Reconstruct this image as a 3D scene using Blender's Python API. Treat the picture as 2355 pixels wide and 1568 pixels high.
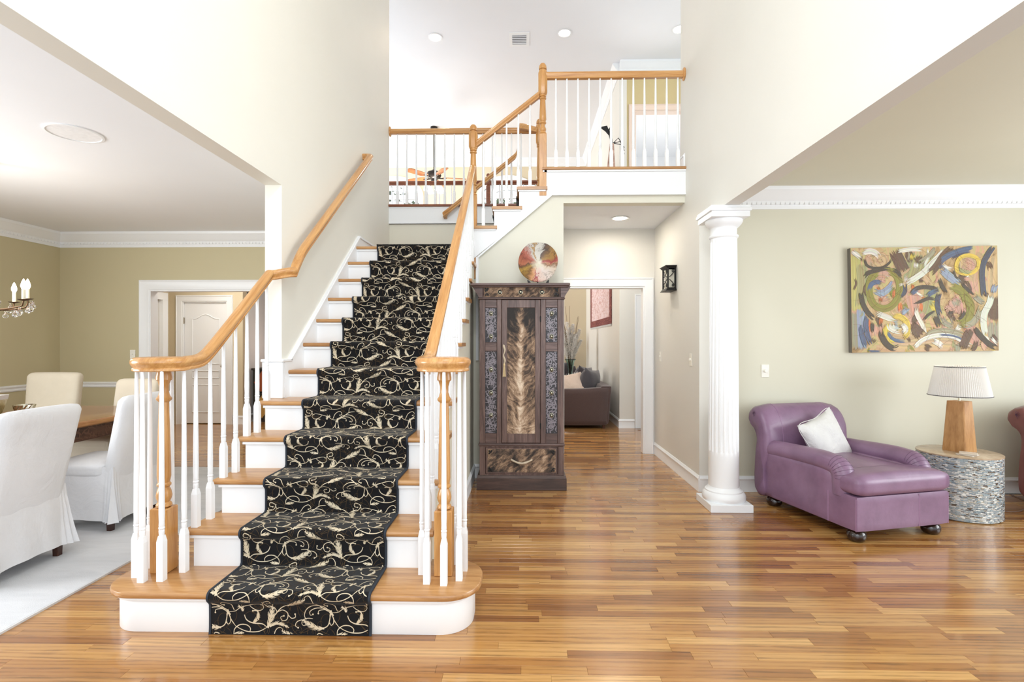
import bpy, bmesh, math, random
from math import sin, cos, pi, radians, sqrt, atan2, hypot
from mathutils import Vector, Matrix, Euler
from mathutils.geometry import tessellate_polygon
random.seed(7)
for o in list(bpy.data.objects): bpy.data.objects.remove(o)
S = bpy.context.scene
COL = S.collection
# ------------------------------------------------------------------ camera, world, lights, exposure
cam = bpy.data.objects.new('camera', bpy.data.cameras.new('camera')); COL.objects.link(cam)
cam.data.sensor_width = 36.0; cam.data.lens = 18.0
cam.data.shift_y = 3.0/2355.0
cam.data.clip_start = 0.05; cam.data.clip_end = 200
cam.location = (0, 0, 1.3825)
cam.rotation_euler = (pi/2, 0, math.atan(24.5/1177.5))
S.camera = cam
S.view_settings.view_transform = 'Standard'; S.view_settings.look = 'None'
S.view_settings.gamma = 1.0; S.view_settings.use_curve_mapping = False
S.view_settings.exposure = 0.45
W = bpy.data.worlds.new('sky'); S.world = W; W.use_nodes = True
W.node_tree.nodes['Background'].inputs[0].default_value = (0.86, 0.94, 1.0, 1)
W.node_tree.nodes['Background'].inputs[1].default_value = 1.15
try:
    S.cycles.use_denoising = True; S.cycles.denoiser = 'OPENIMAGEDENOISE'
    S.cycles.max_bounces = 10; S.cycles.diffuse_bounces = 5; S.cycles.glossy_bounces = 4; S.cycles.transmission_bounces = 8
    S.cycles.sample_clamp_indirect = 8; S.cycles.caustics_reflective = False; S.cycles.caustics_refractive = False
except Exception: pass
def area(name, loc, rot, sx, sy, power, color=(1, 1, 1), spread=pi):
    l = bpy.data.lights.new(name, 'AREA'); l.shape = 'RECTANGLE'; l.size = sx; l.size_y = sy; l.energy = power; l.color = color
    l.spread = spread
    o = bpy.data.objects.new(name, l); COL.objects.link(o); o.location = loc; o.rotation_euler = rot
    return o
FWD = (pi/2, 0, 0); DOWN = (0, 0, 0)
area('entry_window_light', (0, -1.45, 2.9), (pi/2, 0, 0), 3.2, 4.6, 70, (.93, .97, 1))
def bulb(name, loc, power, rad, color=(1, 1, 1)):
    l = bpy.data.lights.new(name, 'POINT'); l.energy = power; l.shadow_soft_size = rad; l.color = color
    o = bpy.data.objects.new(name, l); COL.objects.link(o); o.location = loc; return o
bulb('foyer_fill_light', (-.05, 1.6, 4.5), 75, .30, (.95, .98, 1))  # unseen fill lamp added to brighten the foyer walls and high ceiling
bulb('great_room_fan_light', (-1.86, 10.7, 4.35), 60, .15, (1, .96, .90))
area('dining_window_light', (-5.9, 1.6, 1.5), (pi/2, 0, -pi/2), 2.4, 1.7, 140, (.92, .96, 1))
area('living_window_light', (5.45, 2.0, 1.5), (pi/2, 0, pi/2), 2.6, 1.7, 70, (.95, .98, 1))
area('great_room_window_light', (-5.4, 10.65, 2.9), (pi/2, 0, -pi/2), 3.2, 4.4, 245, (1, 1, 1))
area('rear_hall_light', (-4.6, 7.6, 2.74), DOWN, .8, .8, 22, (1, .95, .88))
area('bedroom_fill_light', (2.9, 9.6, 3.5), (pi, 0, 0), 1.2, 1.2, 24, (1, .98, .95))  # added upward fill that brightens the room behind the upstairs doorway
bulb('upper_hall_light', (2.3, 7.0, 4.7), 5, .1, (1, .96, .92))
area('hall_light', (1.05, 5.85, 2.76), DOWN, .25, .25, 4, (1, .97, .92))
bulb('family_fill_light', (.9, 7.4, 2.62), 28, .08, (1, .97, .92))  # invented fill lamp lifting the dark stub wall and the pampas
# ------------------------------------------------------------------ colour and material helpers
def lin(c):
    return tuple(((x/255.)/12.92 if x/255. <= .04045 else ((x/255.+.055)/1.055)**2.4) for x in c)
def rgba(c): return lin(c) + (1,)
class NT:
    def __init__(s, name):
        s.m = bpy.data.materials.new(name); s.m.use_nodes = True
        s.t = s.m.node_tree; s.n = s.t.nodes; s.b = s.n['Principled BSDF']; s.out = s.n['Material Output']
    def add(s, typ, **kw):
        n = s.n.new(typ)
        for k, v in kw.items():
            if k.startswith('i_'):
                key = k[2:]; key = int(key) if key.isdigit() else key
                n.inputs[key].default_value = v
            else: setattr(n, k, v)
        return n
    def link(s, a, b): s.t.links.new(a, b)
    def ramp(s, fac, stops, interp='LINEAR'):
        r = s.n.new('ShaderNodeValToRGB'); r.color_ramp.interpolation = interp
        e = r.color_ramp.elements
        while len(e) < len(stops): e.new(.5)
        for el, (p, c) in zip(e, stops): el.position = p; el.color = rgba(c) if len(c) == 3 else c
        s.link(fac, r.inputs[0]); return r
    def coord(s, scale=(1, 1, 1), kind='Object', offset=None, rot=(0, 0, 0), pre=None):
        if kind == 'World': g = s.n.new('ShaderNodeNewGeometry').outputs['Position']
        else: g = s.n.new('ShaderNodeTexCoord').outputs[kind]
        if offset is not None:
            a = s.add('ShaderNodeVectorMath', operation='ADD'); s.link(g, a.inputs[0]); s.link(offset, a.inputs[1]); g = a.outputs[0]
        if pre is not None:
            m0 = s.add('ShaderNodeMapping'); m0.inputs['Rotation'].default_value = pre; s.link(g, m0.inputs[0]); g = m0.outputs[0]
        mp = s.add('ShaderNodeMapping'); mp.inputs['Scale'].default_value = scale; mp.inputs['Rotation'].default_value = rot
        s.link(g, mp.inputs[0]); return mp.outputs[0]
    def noise(s, vec, scale=1, detail=4, rough=.55, dist=0):
        n = s.add('ShaderNodeTexNoise'); n.inputs['Scale'].default_value = scale; n.inputs['Detail'].default_value = detail
        n.inputs['Roughness'].default_value = rough; n.inputs['Distortion'].default_value = dist
        s.link(vec, n.inputs['Vector']); return n.outputs[0]
    def math(s, op, a, b=None, c=None):
        n = s.add('ShaderNodeMath', operation=op)
        for i, x in enumerate((a, b, c)):
            if x is None: continue
            if isinstance(x, (int, float)): n.inputs[i].default_value = x
            else: s.link(x, n.inputs[i])
        return n.outputs[0]
    def mix(s, fac, a, b, mode='MIX'):
        n = s.add('ShaderNodeMix', data_type='RGBA', blend_type=mode)
        for key, x in ((0, fac), (6, a), (7, b)):
            if isinstance(x, (int, float)): n.inputs[key].default_value = x
            elif isinstance(x, tuple): n.inputs[key].default_value = rgba(x) if len(x) == 3 else x
            else: s.link(x, n.inputs[key])
        return n.outputs[2]
    def bump(s, h, strength=.2, dist=.01):
        b = s.add('ShaderNodeBump'); b.inputs['Strength'].default_value = strength; b.inputs['Distance'].default_value = dist
        s.link(h, b.inputs['Height']); s.link(b.outputs[0], s.b.inputs['Normal'])
    def set(s, col=None, rough=None, metal=None, **kw):
        if col is not None:
            if isinstance(col, tuple): s.b.inputs['Base Color'].default_value = rgba(col)
            else: s.link(col, s.b.inputs['Base Color'])
        if rough is not None:
            if isinstance(rough, (int, float)): s.b.inputs['Roughness'].default_value = rough
            else: s.link(rough, s.b.inputs['Roughness'])
        if metal is not None: s.b.inputs['Metallic'].default_value = metal
        for k, v in kw.items(): s.b.inputs[k.replace('_', ' ')].default_value = v
        return s.m
def paint(name, col, rough=.55, bs=.04):
    t = NT(name); v = t.coord((1, 1, 1), 'World'); n = t.noise(v, 1.3, 2)
    c = t.mix(n, tuple(int(x*.985) for x in col), tuple(min(255, int(x*1.012)) for x in col))
    t.bump(t.noise(v, 180, 2), bs, .002); return t.set(c, rough)
def plain(name, col, rough=.5, metal=0, **kw):
    t = NT(name); v = t.coord(); n = t.noise(v, 30, 3)
    c = t.mix(n, tuple(int(x*.94) for x in col), tuple(min(255, int(x*1.05)) for x in col))
    return t.set(c, rough, metal, **kw)
def wood(name, cols, scale, rough=.32, kind='Object', coat=0., bs=.05, pre=None):
    t = NT(name); oi = t.add('ShaderNodeObjectInfo')
    off = t.add('ShaderNodeVectorMath', operation='SCALE'); t.link(oi.outputs['Location'], off.inputs[0]); off.inputs['Scale'].default_value = 1.7
    v = t.coord(scale, kind, pre=pre)
    a = t.noise(v, 1.0, 6, .6, .6); b = t.noise(v, 6.0, 4, .6, .2)
    f = t.math('ADD', t.math('MULTIPLY', a, .72), t.math('MULTIPLY', b, .28))
    r = t.ramp(f, [(.30, cols[0]), (.48, cols[1]), (.66, cols[2])])
    t.bump(b, bs, .003)
    return t.set(r.outputs[0], rough, Coat_Weight=coat, Coat_Roughness=.15)
def emit(name, col, strength):
    t = NT(name); t.b.inputs['Base Color'].default_value = rgba(col)
    t.b.inputs['Emission Color'].default_value = rgba(col); t.b.inputs['Emission Strength'].default_value = strength
    return t.m
def glassm(name, col=(255, 255, 255), rough=0.0, ior=1.45):
    t = NT(name); return t.set(col, rough, 0, Transmission_Weight=1.0, IOR=ior)
M = {}
M['cream'] = paint('paint_foyer_cream', (236, 233, 222))
M['sage'] = paint('paint_sage_beige', (214, 211, 192))
M['stairwall'] = paint('paint_stair_beige', (224, 221, 206))
M['taupe'] = paint('paint_dining_taupe', (198, 188, 154))
M['hallp'] = paint('paint_hall_beige', (222, 220, 213))
M['tan'] = paint('paint_great_room_tan', (212, 198, 170))
M['olive'] = paint('paint_upper_hall', (196, 180, 134))
M['ceil'] = paint('paint_ceiling_white', (236, 238, 242), .7)
M['white'] = paint('paint_trim_white', (239, 241, 243), .35, .01)
M['pinktrim'] = paint('paint_trim_pinkish', (226, 206, 190), .4, .01)
M['oak'] = wood('oak_rail', ((168, 112, 58), (196, 142, 82), (216, 168, 110)), (34, 1.6, 34), .28, coat=.25, pre=(-.6593, 0, 0))
M['oakrx'] = wood('oak_gallery_rail', ((168, 112, 58), (196, 142, 82), (216, 168, 110)), (1.6, 34, 34), .28, coat=.25)
M['oakrs'] = wood('oak_upper_rail', ((168, 112, 58), (196, 142, 82), (216, 168, 110)), (1.6, 34, 34), .28, coat=.25, pre=(0, .6593, 0))
M['oakx'] = wood('oak_tread', ((146, 98, 54), (178, 130, 80), (200, 155, 104)), (2.2, 26, 26), .28, coat=.25)
M['oakz'] = wood('oak_post', ((168, 112, 56), (194, 140, 78), (214, 164, 104)), (24, 24, 2.2), .3, coat=.2)
M['cherry'] = wood('cherry_rail', ((92, 46, 24), (124, 66, 36), (146, 84, 48)), (2, 26, 26), .35)
def floor_mat():
    t = NT('oak_strip_floor'); g = t.add('ShaderNodeNewGeometry'); oi = t.add('ShaderNodeObjectInfo')
    rnd = t.math('FRACT', t.math('ADD', t.math('MULTIPLY', g.outputs['Random Per Island'], 7.31), t.math('MULTIPLY', oi.outputs['Random'], 3.77)))
    off = t.add('ShaderNodeCombineXYZ')
    t.link(t.math('MULTIPLY', rnd, 91.0), off.inputs[0]); t.link(t.math('MULTIPLY', rnd, 37.0), off.inputs[1]); t.link(t.math('MULTIPLY', rnd, 13.0), off.inputs[2])
    v = t.coord((1.6, 20, 20), 'World', off.outputs[0])
    a = t.noise(v, 1.0, 5, .6, 1.6); b = t.noise(v, 7, 4, .62, .3)
    w = t.add('ShaderNodeTexWave', wave_type='BANDS', bands_direction='Y'); w.inputs['Scale'].default_value = .55; w.inputs['Distortion'].default_value = 9; w.inputs['Detail'].default_value = 3; w.inputs['Detail Scale'].default_value = .8
    t.link(v, w.inputs['Vector'])
    base = t.ramp(rnd, [(0, (136, 87, 44)), (.22, (163, 111, 58)), (.45, (178, 127, 69)), (.65, (188, 139, 78)), (.85, (206, 160, 98)), (1, (152, 99, 50))])
    fg = t.math('ADD', t.math('MULTIPLY', a, .5), t.math('ADD', t.math('MULTIPLY', b, .3), t.math('MULTIPLY', w.outputs[1], .2)))
    gr = t.ramp(fg, [(.3, (146, 132, 114)), (.48, (236, 230, 224)), (.7, (255, 255, 255))])
    c = t.mix(.75, base.outputs[0], gr.outputs[0], 'MULTIPLY')
    rr = t.math('ADD', t.math('MULTIPLY', b, .1), .2)
    t.bump(b, .03, .002)
    return t.set(c, rr, Coat_Weight=.6, Coat_Roughness=.1)
M['floor'] = floor_mat()
M['gap'] = plain('floor_gap_dark', (58, 34, 18), .8)
# ------------------------------------------------------------------ mesh builder
class MB:
    def __init__(s): s.v = []; s.f = []; s.c = []
    def add(s, vs, fs, col=None):
        b = len(s.v); s.v += [tuple(p) for p in vs]; s.f += [tuple(b+i for i in f) for f in fs]
        if col is not None or s.c:
            while len(s.c) < len(s.f)-len(fs): s.c.append((1, 1, 1, 1))
            s.c += [col or (1, 1, 1, 1)]*len(fs)
        return s
    def box(s, x0, x1, y0, y1, z0, z1, col=None):
        v = [(x, y, z) for x in (x0, x1) for y in (y0, y1) for z in (z0, z1)]
        return s.add(v, [(0, 1, 3, 2), (4, 6, 7, 5), (0, 4, 5, 1), (2, 3, 7, 6), (0, 2, 6, 4), (1, 5, 7, 3)], col)
    def rbox(s, x0, x1, y0, y1, z0, z1, r=.01, seg=2, col=None):
        bm = bmesh.new(); bmesh.ops.create_cube(bm, size=1)
        for v in bm.verts: v.co = Vector(((x0+x1)/2+v.co.x*(x1-x0), (y0+y1)/2+v.co.y*(y1-y0), (z0+z1)/2+v.co.z*(z1-z0)))
        bmesh.ops.bevel(bm, geom=list(bm.edges), offset=min(r, .49*min(x1-x0, y1-y0, z1-z0)), segments=seg, profile=.5, affect='EDGES')
        return s.bm(bm, col)
    def bm(s, bm, col=None):
        bm.verts.index_update()
        s.add([v.co[:] for v in bm.verts], [[v.index for v in f.verts] for f in bm.faces], col); bm.free(); return s
    def lathe(s, prof, c=(0, 0, 0), seg=16, axis='Z', ell=(1, 1), a0=0, col=None):
        vs = []; fs = []
        for r, h in prof:
            for i in range(seg):
                a = a0+2*pi*i/seg; x, y = r*cos(a)*ell[0], r*sin(a)*ell[1]
                p = (x, y, h) if axis == 'Z' else ((x, h, y) if axis == 'Y' else (h, x, y))
                vs.append((c[0]+p[0], c[1]+p[1], c[2]+p[2]))
        for j in range(len(prof)-1):
            for i in range(seg):
                k = (i+1) % seg; fs.append((j*seg+i, j*seg+k, (j+1)*seg+k, (j+1)*seg+i))
        if prof[0][0] > 1e-5: fs.append(tuple(range(seg-1, -1, -1)))
        if prof[-1][0] > 1e-5: fs.append(tuple((len(prof)-1)*seg+i for i in range(seg)))
        return s.add(vs, fs, col)
    def sweep(s, prof, path, side0=None, caps=True, col=None):
        """prof [(side,up)], path [Vector]; the section stays plumb"""
        P = [Vector(p) for p in path]; n = len(prof); vs = []; fs = []; last = None
        for i, p in enumerate(P):
            d0 = P[i]-P[i-1] if i else None; d1 = P[i+1]-P[i] if i < len(P)-1 else None
            def hs(d):
                if d is None: return None
                h = Vector((d.x, d.y, 0)); return Vector((h.y, -h.x, 0)).normalized() if h.length > 1e-5 else None
            a, b = hs(d0), hs(d1)
            if a and b:
                q = (a+b).normalized(); sc = 1/max(.5, q.dot(a)); sd = q*sc
            else: sd = a or b or last or side0 or Vector((1, 0, 0))
            last = sd
            for x, z in prof: vs.append(p+sd*x+Vector((0, 0, z)))
        for i in range(len(P)-1):
            for j in range(n):
                k = (j+1) % n; fs.append((i*n+j, i*n+k, (i+1)*n+k, (i+1)*n+j))
        if caps: fs.append(tuple(range(n-1, -1, -1))); fs.append(tuple((len(P)-1)*n+j for j in range(n)))
        return s.add(vs, fs, col)
    def tube(s, path, r, seg=8, caps=True, col=None):
        P = [Vector(p) for p in path]; vs = []; fs = []; up = None
        for i, p in enumerate(P):
            d = (P[min(i+1, len(P)-1)]-P[max(i-1, 0)]).normalized()
            if up is None: up = Vector((0, 0, 1)) if abs(d.z) < .9 else Vector((1, 0, 0))
            u = (up-d*up.dot(d)).normalized(); w = d.cross(u); up = u
            rr = r(i/(len(P)-1)) if callable(r) else r
            for j in range(seg):
                a = 2*pi*j/seg; vs.append(p+(u*cos(a)+w*sin(a))*rr)
        for i in range(len(P)-1):
            for j in range(seg):
                k = (j+1) % seg; fs.append((i*seg+j, i*seg+k, (i+1)*seg+k, (i+1)*seg+j))
        if caps: fs.append(tuple(range(seg-1, -1, -1))); fs.append(tuple((len(P)-1)*seg+j for j in range(seg)))
        return s.add(vs, fs, col)
    def poly(s, outer, holes, axis, a, b, col=None):
        """extrude a 2-D polygon (with holes) along axis from a to b; 2-D = the other two axes in xyz order"""
        loops = [outer]+list(holes); tri = tessellate_polygon([[Vector((p[0], p[1], 0)) for p in l] for l in loops])
        fl = [p for l in loops for p in l]; n = len(fl)
        def P(p, h): return {'X': (h, p[0], p[1]), 'Y': (p[0], h, p[1]), 'Z': (p[0], p[1], h)}[axis]
        vs = [P(p, a) for p in fl]+[P(p, b) for p in fl]
        fs = [t for t in tri]+[tuple(n+i for i in reversed(t)) for t in tri]
        o = 0
        for l in loops:
            m = len(l)
            for i in range(m): fs.append((o+i, o+(i+1) % m, n+o+(i+1) % m, n+o+i))
            o += m
        return s.add(vs, fs, col)
    def soft(s, c, size, r, n=6, fn=None, col=None):
        """rounded soft box: subdivided cube with rounding radius r; fn deforms each point"""
        bm = bmesh.new(); bmesh.ops.create_cube(bm, size=2)
        bmesh.ops.subdivide_edges(bm, edges=list(bm.edges), cuts=n, use_grid_fill=True)
        hx, hy, hz = size[0]/2, size[1]/2, size[2]/2
        for v in bm.verts:
            u = v.co.copy(); q = Vector((u.x*hx, u.y*hy, u.z*hz))
            rr = min(r, hx, hy, hz)
            inn = Vector((max(-hx+rr, min(hx-rr, q.x)), max(-hy+rr, min(hy-rr, q.y)), max(-hz+rr, min(hz-rr, q.z))))
            d = q-inn
            if d.length > 1e-9: q = inn+d.normalized()*rr
            if fn: q = Vector(fn(q, u))
            v.co = q+Vector(c)
        return s.bm(bm, col)
    def xf(s, mtx):
        s.v = [tuple(mtx @ Vector(p)) for p in s.v]; return s
    def mesh(s, name, mat, smooth=None):
        me = bpy.data.meshes.new(name); me.from_pydata(s.v, [], s.f)
        bm = bmesh.new(); bm.from_mesh(me); bmesh.ops.recalc_face_normals(bm, faces=bm.faces); bm.to_mesh(me); bm.free()
        me.materials.append(mat)
        if s.c:
            ca = me.color_attributes.new('tint', 'FLOAT_COLOR', 'CORNER'); i = 0
            for p, c in zip(me.polygons, s.c):
                for li in p.loop_indices: ca.data[li].color = c
        if smooth:
            for p in me.polygons: p.use_smooth = True
            try: me.set_sharp_from_angle(angle=radians(smooth))
            except Exception: pass
        return me
def wmat(o):
    b = Matrix.LocRotScale(o.location, o.rotation_euler, o.scale)
    return b if o.parent is None else wmat(o.parent) @ o.matrix_parent_inverse @ b
def link(name, me, parent=None, world=False):
    o = bpy.data.objects.new(name, me); COL.objects.link(o)
    if parent is not None:
        o.parent = parent
        if world: o.matrix_parent_inverse = wmat(parent).inverted()
    return o
def tag(o, label=None, cat=None, group=None, kind=None):
    if label: o['label'] = label
    if cat: o['category'] = cat
    if group: o['group'] = group
    if kind: o['kind'] = kind
    return o
def thing(name, label, cat, loc=(0, 0, 0), rz=0, group=None):
    o = bpy.data.objects.new(name, None); COL.objects.link(o); o.location = loc; o.rotation_euler = (0, 0, rz); o.empty_display_size = .1
    return tag(o, label, cat, group)
def part(name, mb, mat, parent, smooth=None, world=True, label=None, kind=None):
    o = link(name, mb.mesh(name, mat, smooth), parent, world); return tag(o, label, None, None, kind)
def single(name, mb, mat, label, cat, smooth=None, group=None, kind=None):
    return tag(link(name, mb.mesh(name, mat, smooth)), label, cat, group, kind)
def struct(name, mb, mat, label=None, parent=None, smooth=None):
    o = link(name, mb.mesh(name, mat, smooth), parent, parent is not None)
    if parent is None: o['kind'] = 'structure'
    if label: o['label'] = label
    return o
def dup(root, loc, rz=None, label=None, group=None):
    r = root.copy(); COL.objects.link(r); r.location = loc
    if rz is not None: r.rotation_euler = (0, 0, rz)
    if label: r['label'] = label
    if group: r['group'] = group
    for ch in list(root.children):
        c = ch.copy(); COL.objects.link(c); c.parent = r
        for g in ch.children:
            d = g.copy(); COL.objects.link(d); d.parent = c
    return r
def catmull(P, step=.006, closed=False):
    P = [Vector(p) for p in P]; out = []
    n = len(P); rng = range(n if closed else n-1)
    for i in rng:
        if closed: p0, p1, p2, p3 = P[(i-1) % n], P[i], P[(i+1) % n], P[(i+2) % n]
        else: p0, p1, p2, p3 = P[max(i-1, 0)], P[i], P[i+1], P[min(i+2, n-1)]
        k = max(1, int((p2-p1).length/step))
        for j in range(k):
            t = j/k
            out.append(.5*((2*p1)+(p2-p0)*t+(2*p0-5*p1+4*p2-p3)*t*t+(3*p1-p0-3*p2+p3)*t**3))
    out.append(P[0] if closed else P[-1]); return out
# ------------------------------------------------------------------ key dimensions
R = .197; G = .254
XL, XR = -1.72, 1.64           # foyer wall faces
CE = 5.89                      # upper ceiling
def nos(k): return 2.385 if k == 1 else 2.150+G*k
def ris(k): return nos(k)+.024
# ================================================================== STRUCTURE
# floor: slab + individually laid oak strips
fl = MB().box(-6.2, 5.6, -1.6, 12.7, -.10, -.012)
floor = struct('floor', fl, M['gap'], 'oak strip floor running left to right through hall and rooms')
PW = .057; plank_meshes = {}
def plank_mesh(L):
    if L not in plank_meshes:
        m = MB(); g = .0003; c = .0007
        x0, x1, y0, y1 = g, L-g, g, PW-g
        v = [(x0, y0, -.012), (x1, y0, -.012), (x1, y1, -.012), (x0, y1, -.012), (x0, y0, -c), (x1, y0, -c), (x1, y1, -c), (x0, y1, -c),
             (x0+c, y0+c, 0), (x1-c, y0+c, 0), (x1-c, y1-c, 0), (x0+c, y1-c, 0)]
        f = [(0, 1, 5, 4), (1, 2, 6, 5), (2, 3, 7, 6), (3, 0, 4, 7), (4, 5, 9, 8), (5, 6, 10, 9), (6, 7, 11, 10), (7, 4, 8, 11), (8, 9, 10, 11)]
        m.add(v, f); plank_meshes[L] = m
    return plank_meshes[L]
rest = MB(); near_n = 0; shared = {}
rp = random.Random(11); row = 0; y = 1.45
LEN = [.28, .36, .45, .55, .66, .78, .92, 1.08]
while y < 12.55:
    x = -6.1-rp.random()*.8
    xmax = 5.5 if y < 4.75 else 1.75
    while x < xmax:
        L = rp.choice(LEN)
        if y > 6.4 and x+L > 3.2: break
        vis = y > 1.9 and (x+L) > -(y*1.02+.05) and x < (y*.985-.05)
        hid = (-2.0 < x and x+L < -.25 and y > 2.45 and y < 5.1) or (x+L < -2.5 and y > 1.9)
        if vis and not hid and near_n < 290:
            if L not in shared: shared[L] = plank_mesh(L).mesh('plank', M['floor'])
            o = link('plank', shared[L], floor, False); o.location = (x, y, 0); near_n += 1
        elif y > 1.45:
            pm = plank_mesh(L); rest.add([(a+x, b+y, c) for a, b, c in pm.v], pm.f)
        x += L
    y += PW
part('plank_rest', rest, M['floor'], floor, kind='stuff')
# ---- foyer left wall: header over dining room opening + stair wall
mb = MB().poly([(-1.6, 2.505), (3.62, 2.505), (3.62, 0), (6.57, 0), (6.57, CE), (-1.6, CE)], [], 'X', -1.84, XL)
struct('wall_left', mb, M['cream'], 'tall cream stair wall continuing as header over the dining room opening')
mb = MB().poly([(-1.6, 2.5), (4.79, 2.5), (4.79, 0), (6.4, 0), (6.4, 3.13), (5.35, 3.13), (5.35, CE), (-1.6, CE)], [], 'X', XR, 1.76)
struct('wall_right', mb, M['hallp'], 'tall pale wall along the hall continuing as header over the living room opening')
struct('wall_living_back', MB().box(1.76, 5.6, 4.79, 4.91, 0, 2.80), M['sage'], 'sage beige living room wall behind the purple chaise')
struct('wall_dining_left', MB().box(-6.17, -6.05, -1.6, 6.69, 0, 2.81), M['taupe'], 'far olive taupe dining room side wall')
DX0, DX1, DH = -4.86, -3.12, 2.065
mb = MB().poly([(-6.05, 0), (DX0, 0), (DX0, DH), (DX1, DH), (DX1, 0), (-1.84, 0), (-1.84, 2.81), (-6.05, 2.81)], [], 'Y', 6.57, 6.69)
struct('wall_dining_back', mb, M['taupe'], 'olive taupe dining room wall with the cased doorway')
struct('wall_landing', MB().box(XL, .27, 6.57, 6.69, 0, 2.908), M['stairwall'], 'pale wall behind the stair landing below the gallery')
mb = MB().poly([(-.5, 0), (.415, 0), (.415, 2.795), (XR, 2.795), (XR, 2.87), (.30, 2.87), (-.5, 2.235)], [], 'Y', 5.21, 5.33)
struct('wall_under_stairs', mb, M['stairwall'], 'pale wall under the upper flight behind the armoire')
struct('wall_hall_left', MB().box(.30, .415, 5.33, 6.4, 0, 2.795), M['hallp'], 'side wall of the passage behind the armoire')
HX0, HX1, HH = .50, 1.515, 2.075
mb = MB().poly([(.30, 0), (HX0, 0), (HX0, HH), (HX1, HH), (HX1, 0), (1.76, 0), (1.76, 2.795), (.30, 2.795)], [], 'Y', 6.4, 6.52)
struct('wall_hall_end', mb, M['hallp'], 'beige wall over the cased opening to the family room')
# upper floor slab (soffit below)
mb = MB().poly([(.30, 5.331), (XR, 5.331), (XR, 6.52), (3.4, 6.52), (3.4, 8.3), (1.56, 8.3), (1.56, 8.78), (XL, 8.78), (XL, 6.70), (.30, 6.70)], [], 'Z', 2.795, 3.125)
struct('floor_upper', mb, M['ceil'], 'upper hall floor slab whose white underside is the passage soffit')
# great room
AW = [(-.36, .66), (-3.2, .66)]
holes = []
for cx, a in AW:
    arch = [(cx-a, 4.0), (cx+a, 4.0), (cx+a, 4.98)]+[(cx+a*cos(t*pi/16), 4.98+.42*sin(t*pi/16)) for t in range(1, 16)]+[(cx-a, 4.98)]
    holes.append(arch)
mb = MB().poly([(-6.2, 0), (1.68, 0), (1.68, CE), (-6.2, CE)], holes, 'Y', 12.6, 12.75)
struct('wall_great_room_far', mb, M['tan'], 'tan two-storey far wall with arched windows')
struct('wall_great_room_side', MB().box(1.56, 1.68, 8.3, 12.6, 0, CE), M['hallp'], 'tall pale side wall of the family room carrying the hanging rug')
mb = MB().poly([(1.68, 0), (1.90, 0), (1.90, 2.05), (2.7, 2.05), (2.7, 0), (3.4, 0), (3.4, 3.13), (3.4, CE), (2.62, CE), (1.68, CE)], [[(1.80, 3.135), (2.60, 3.135), (2.60, 5.13), (1.80, 5.13)]], 'Y', 8.3, 8.42)
struct('wall_upper_end', mb, M['olive'], 'end wall with the upstairs bedroom doorway')
struct('wall_family_stub', MB().poly([(1.56, 0), (1.90, 0), (1.90, 2.05), (2.7, 2.05), (2.7, 0), (3.4, 0), (3.4, 2.79), (1.56, 2.79)], [], 'Y', 8.285, 8.3), M['hallp'], 'pale wall piece beside the kitchen doorway past the passage')
struct('wall_bedroom', MB().box(1.7, 4.6, 11.7, 11.8, 3.13, 5.62).box(4.5, 4.6, 8.42, 11.7, 3.13, 5.62), M['ceil'], 'white bedroom wall seen through the upstairs doorway')
struct('ceiling_bedroom', MB().box(1.68, 4.6, 8.42, 11.8, 5.6, 5.7), M['ceil'], 'white bedroom ceiling seen through the upstairs doorway')
struct('floor_bedroom', MB().box(1.68, 4.6, 8.42, 11.8, 3.0, 3.125), M['ceil'], 'bedroom floor beyond the upstairs doorway')
struct('wall_kitchen', MB().box(1.8, 4.2, 10.6, 10.7, 0, 2.8), plain('brick_tan', (196, 170, 150), .7), 'tan wall in the room past the kitchen doorway')
struct('ceiling_upper', MB().box(-6.2, 3.4, -1.6, 12.75, CE, CE+.1), M['ceil'], 'high white ceiling over stair hall and great room')
struct('ceiling_dining', MB().box(-6.05, -1.84, -1.6, 6.57, 2.805, 2.9), M['ceil'], 'white dining room ceiling')
struct('ceiling_living', MB().box(1.76, 5.6, -1.6, 4.79, 2.80, 2.9), M['sage'], 'sage beige living room ceiling')
struct('ceiling_rear_hall', MB().box(-6.2, -1.84, 6.69, 10.4, 2.8, 2.9), M['ceil'], 'white ceiling of the rear hall beyond the dining room')
# rear hall beyond dining doorway
struct('wall_rear_hall_door', MB().poly([(-6.3, 0), (-5.76, 0), (-5.76, 2.08), (-4.98, 2.08), (-4.98, 0), (-4.72, 0), (-4.72, 2.8), (-6.3, 2.8)], [], 'Y', 8.54, 8.66), M['tan'], 'tan wall around the white panelled door in the rear hall')
struct('wall_rear_hall_back', MB().box(-4.84, -4.72, 8.66, 10.3, 0, 2.8).box(-4.72, -2.4, 10.2, 10.3, 0, 4.2), M['ceil'], 'white wall behind the rear stairs')
struct('wall_rear_hall_left', MB().box(-6.3, -6.17, 6.69, 8.54, 0, 2.8), M['white'], 'white side wall of the rear hall')
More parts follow.
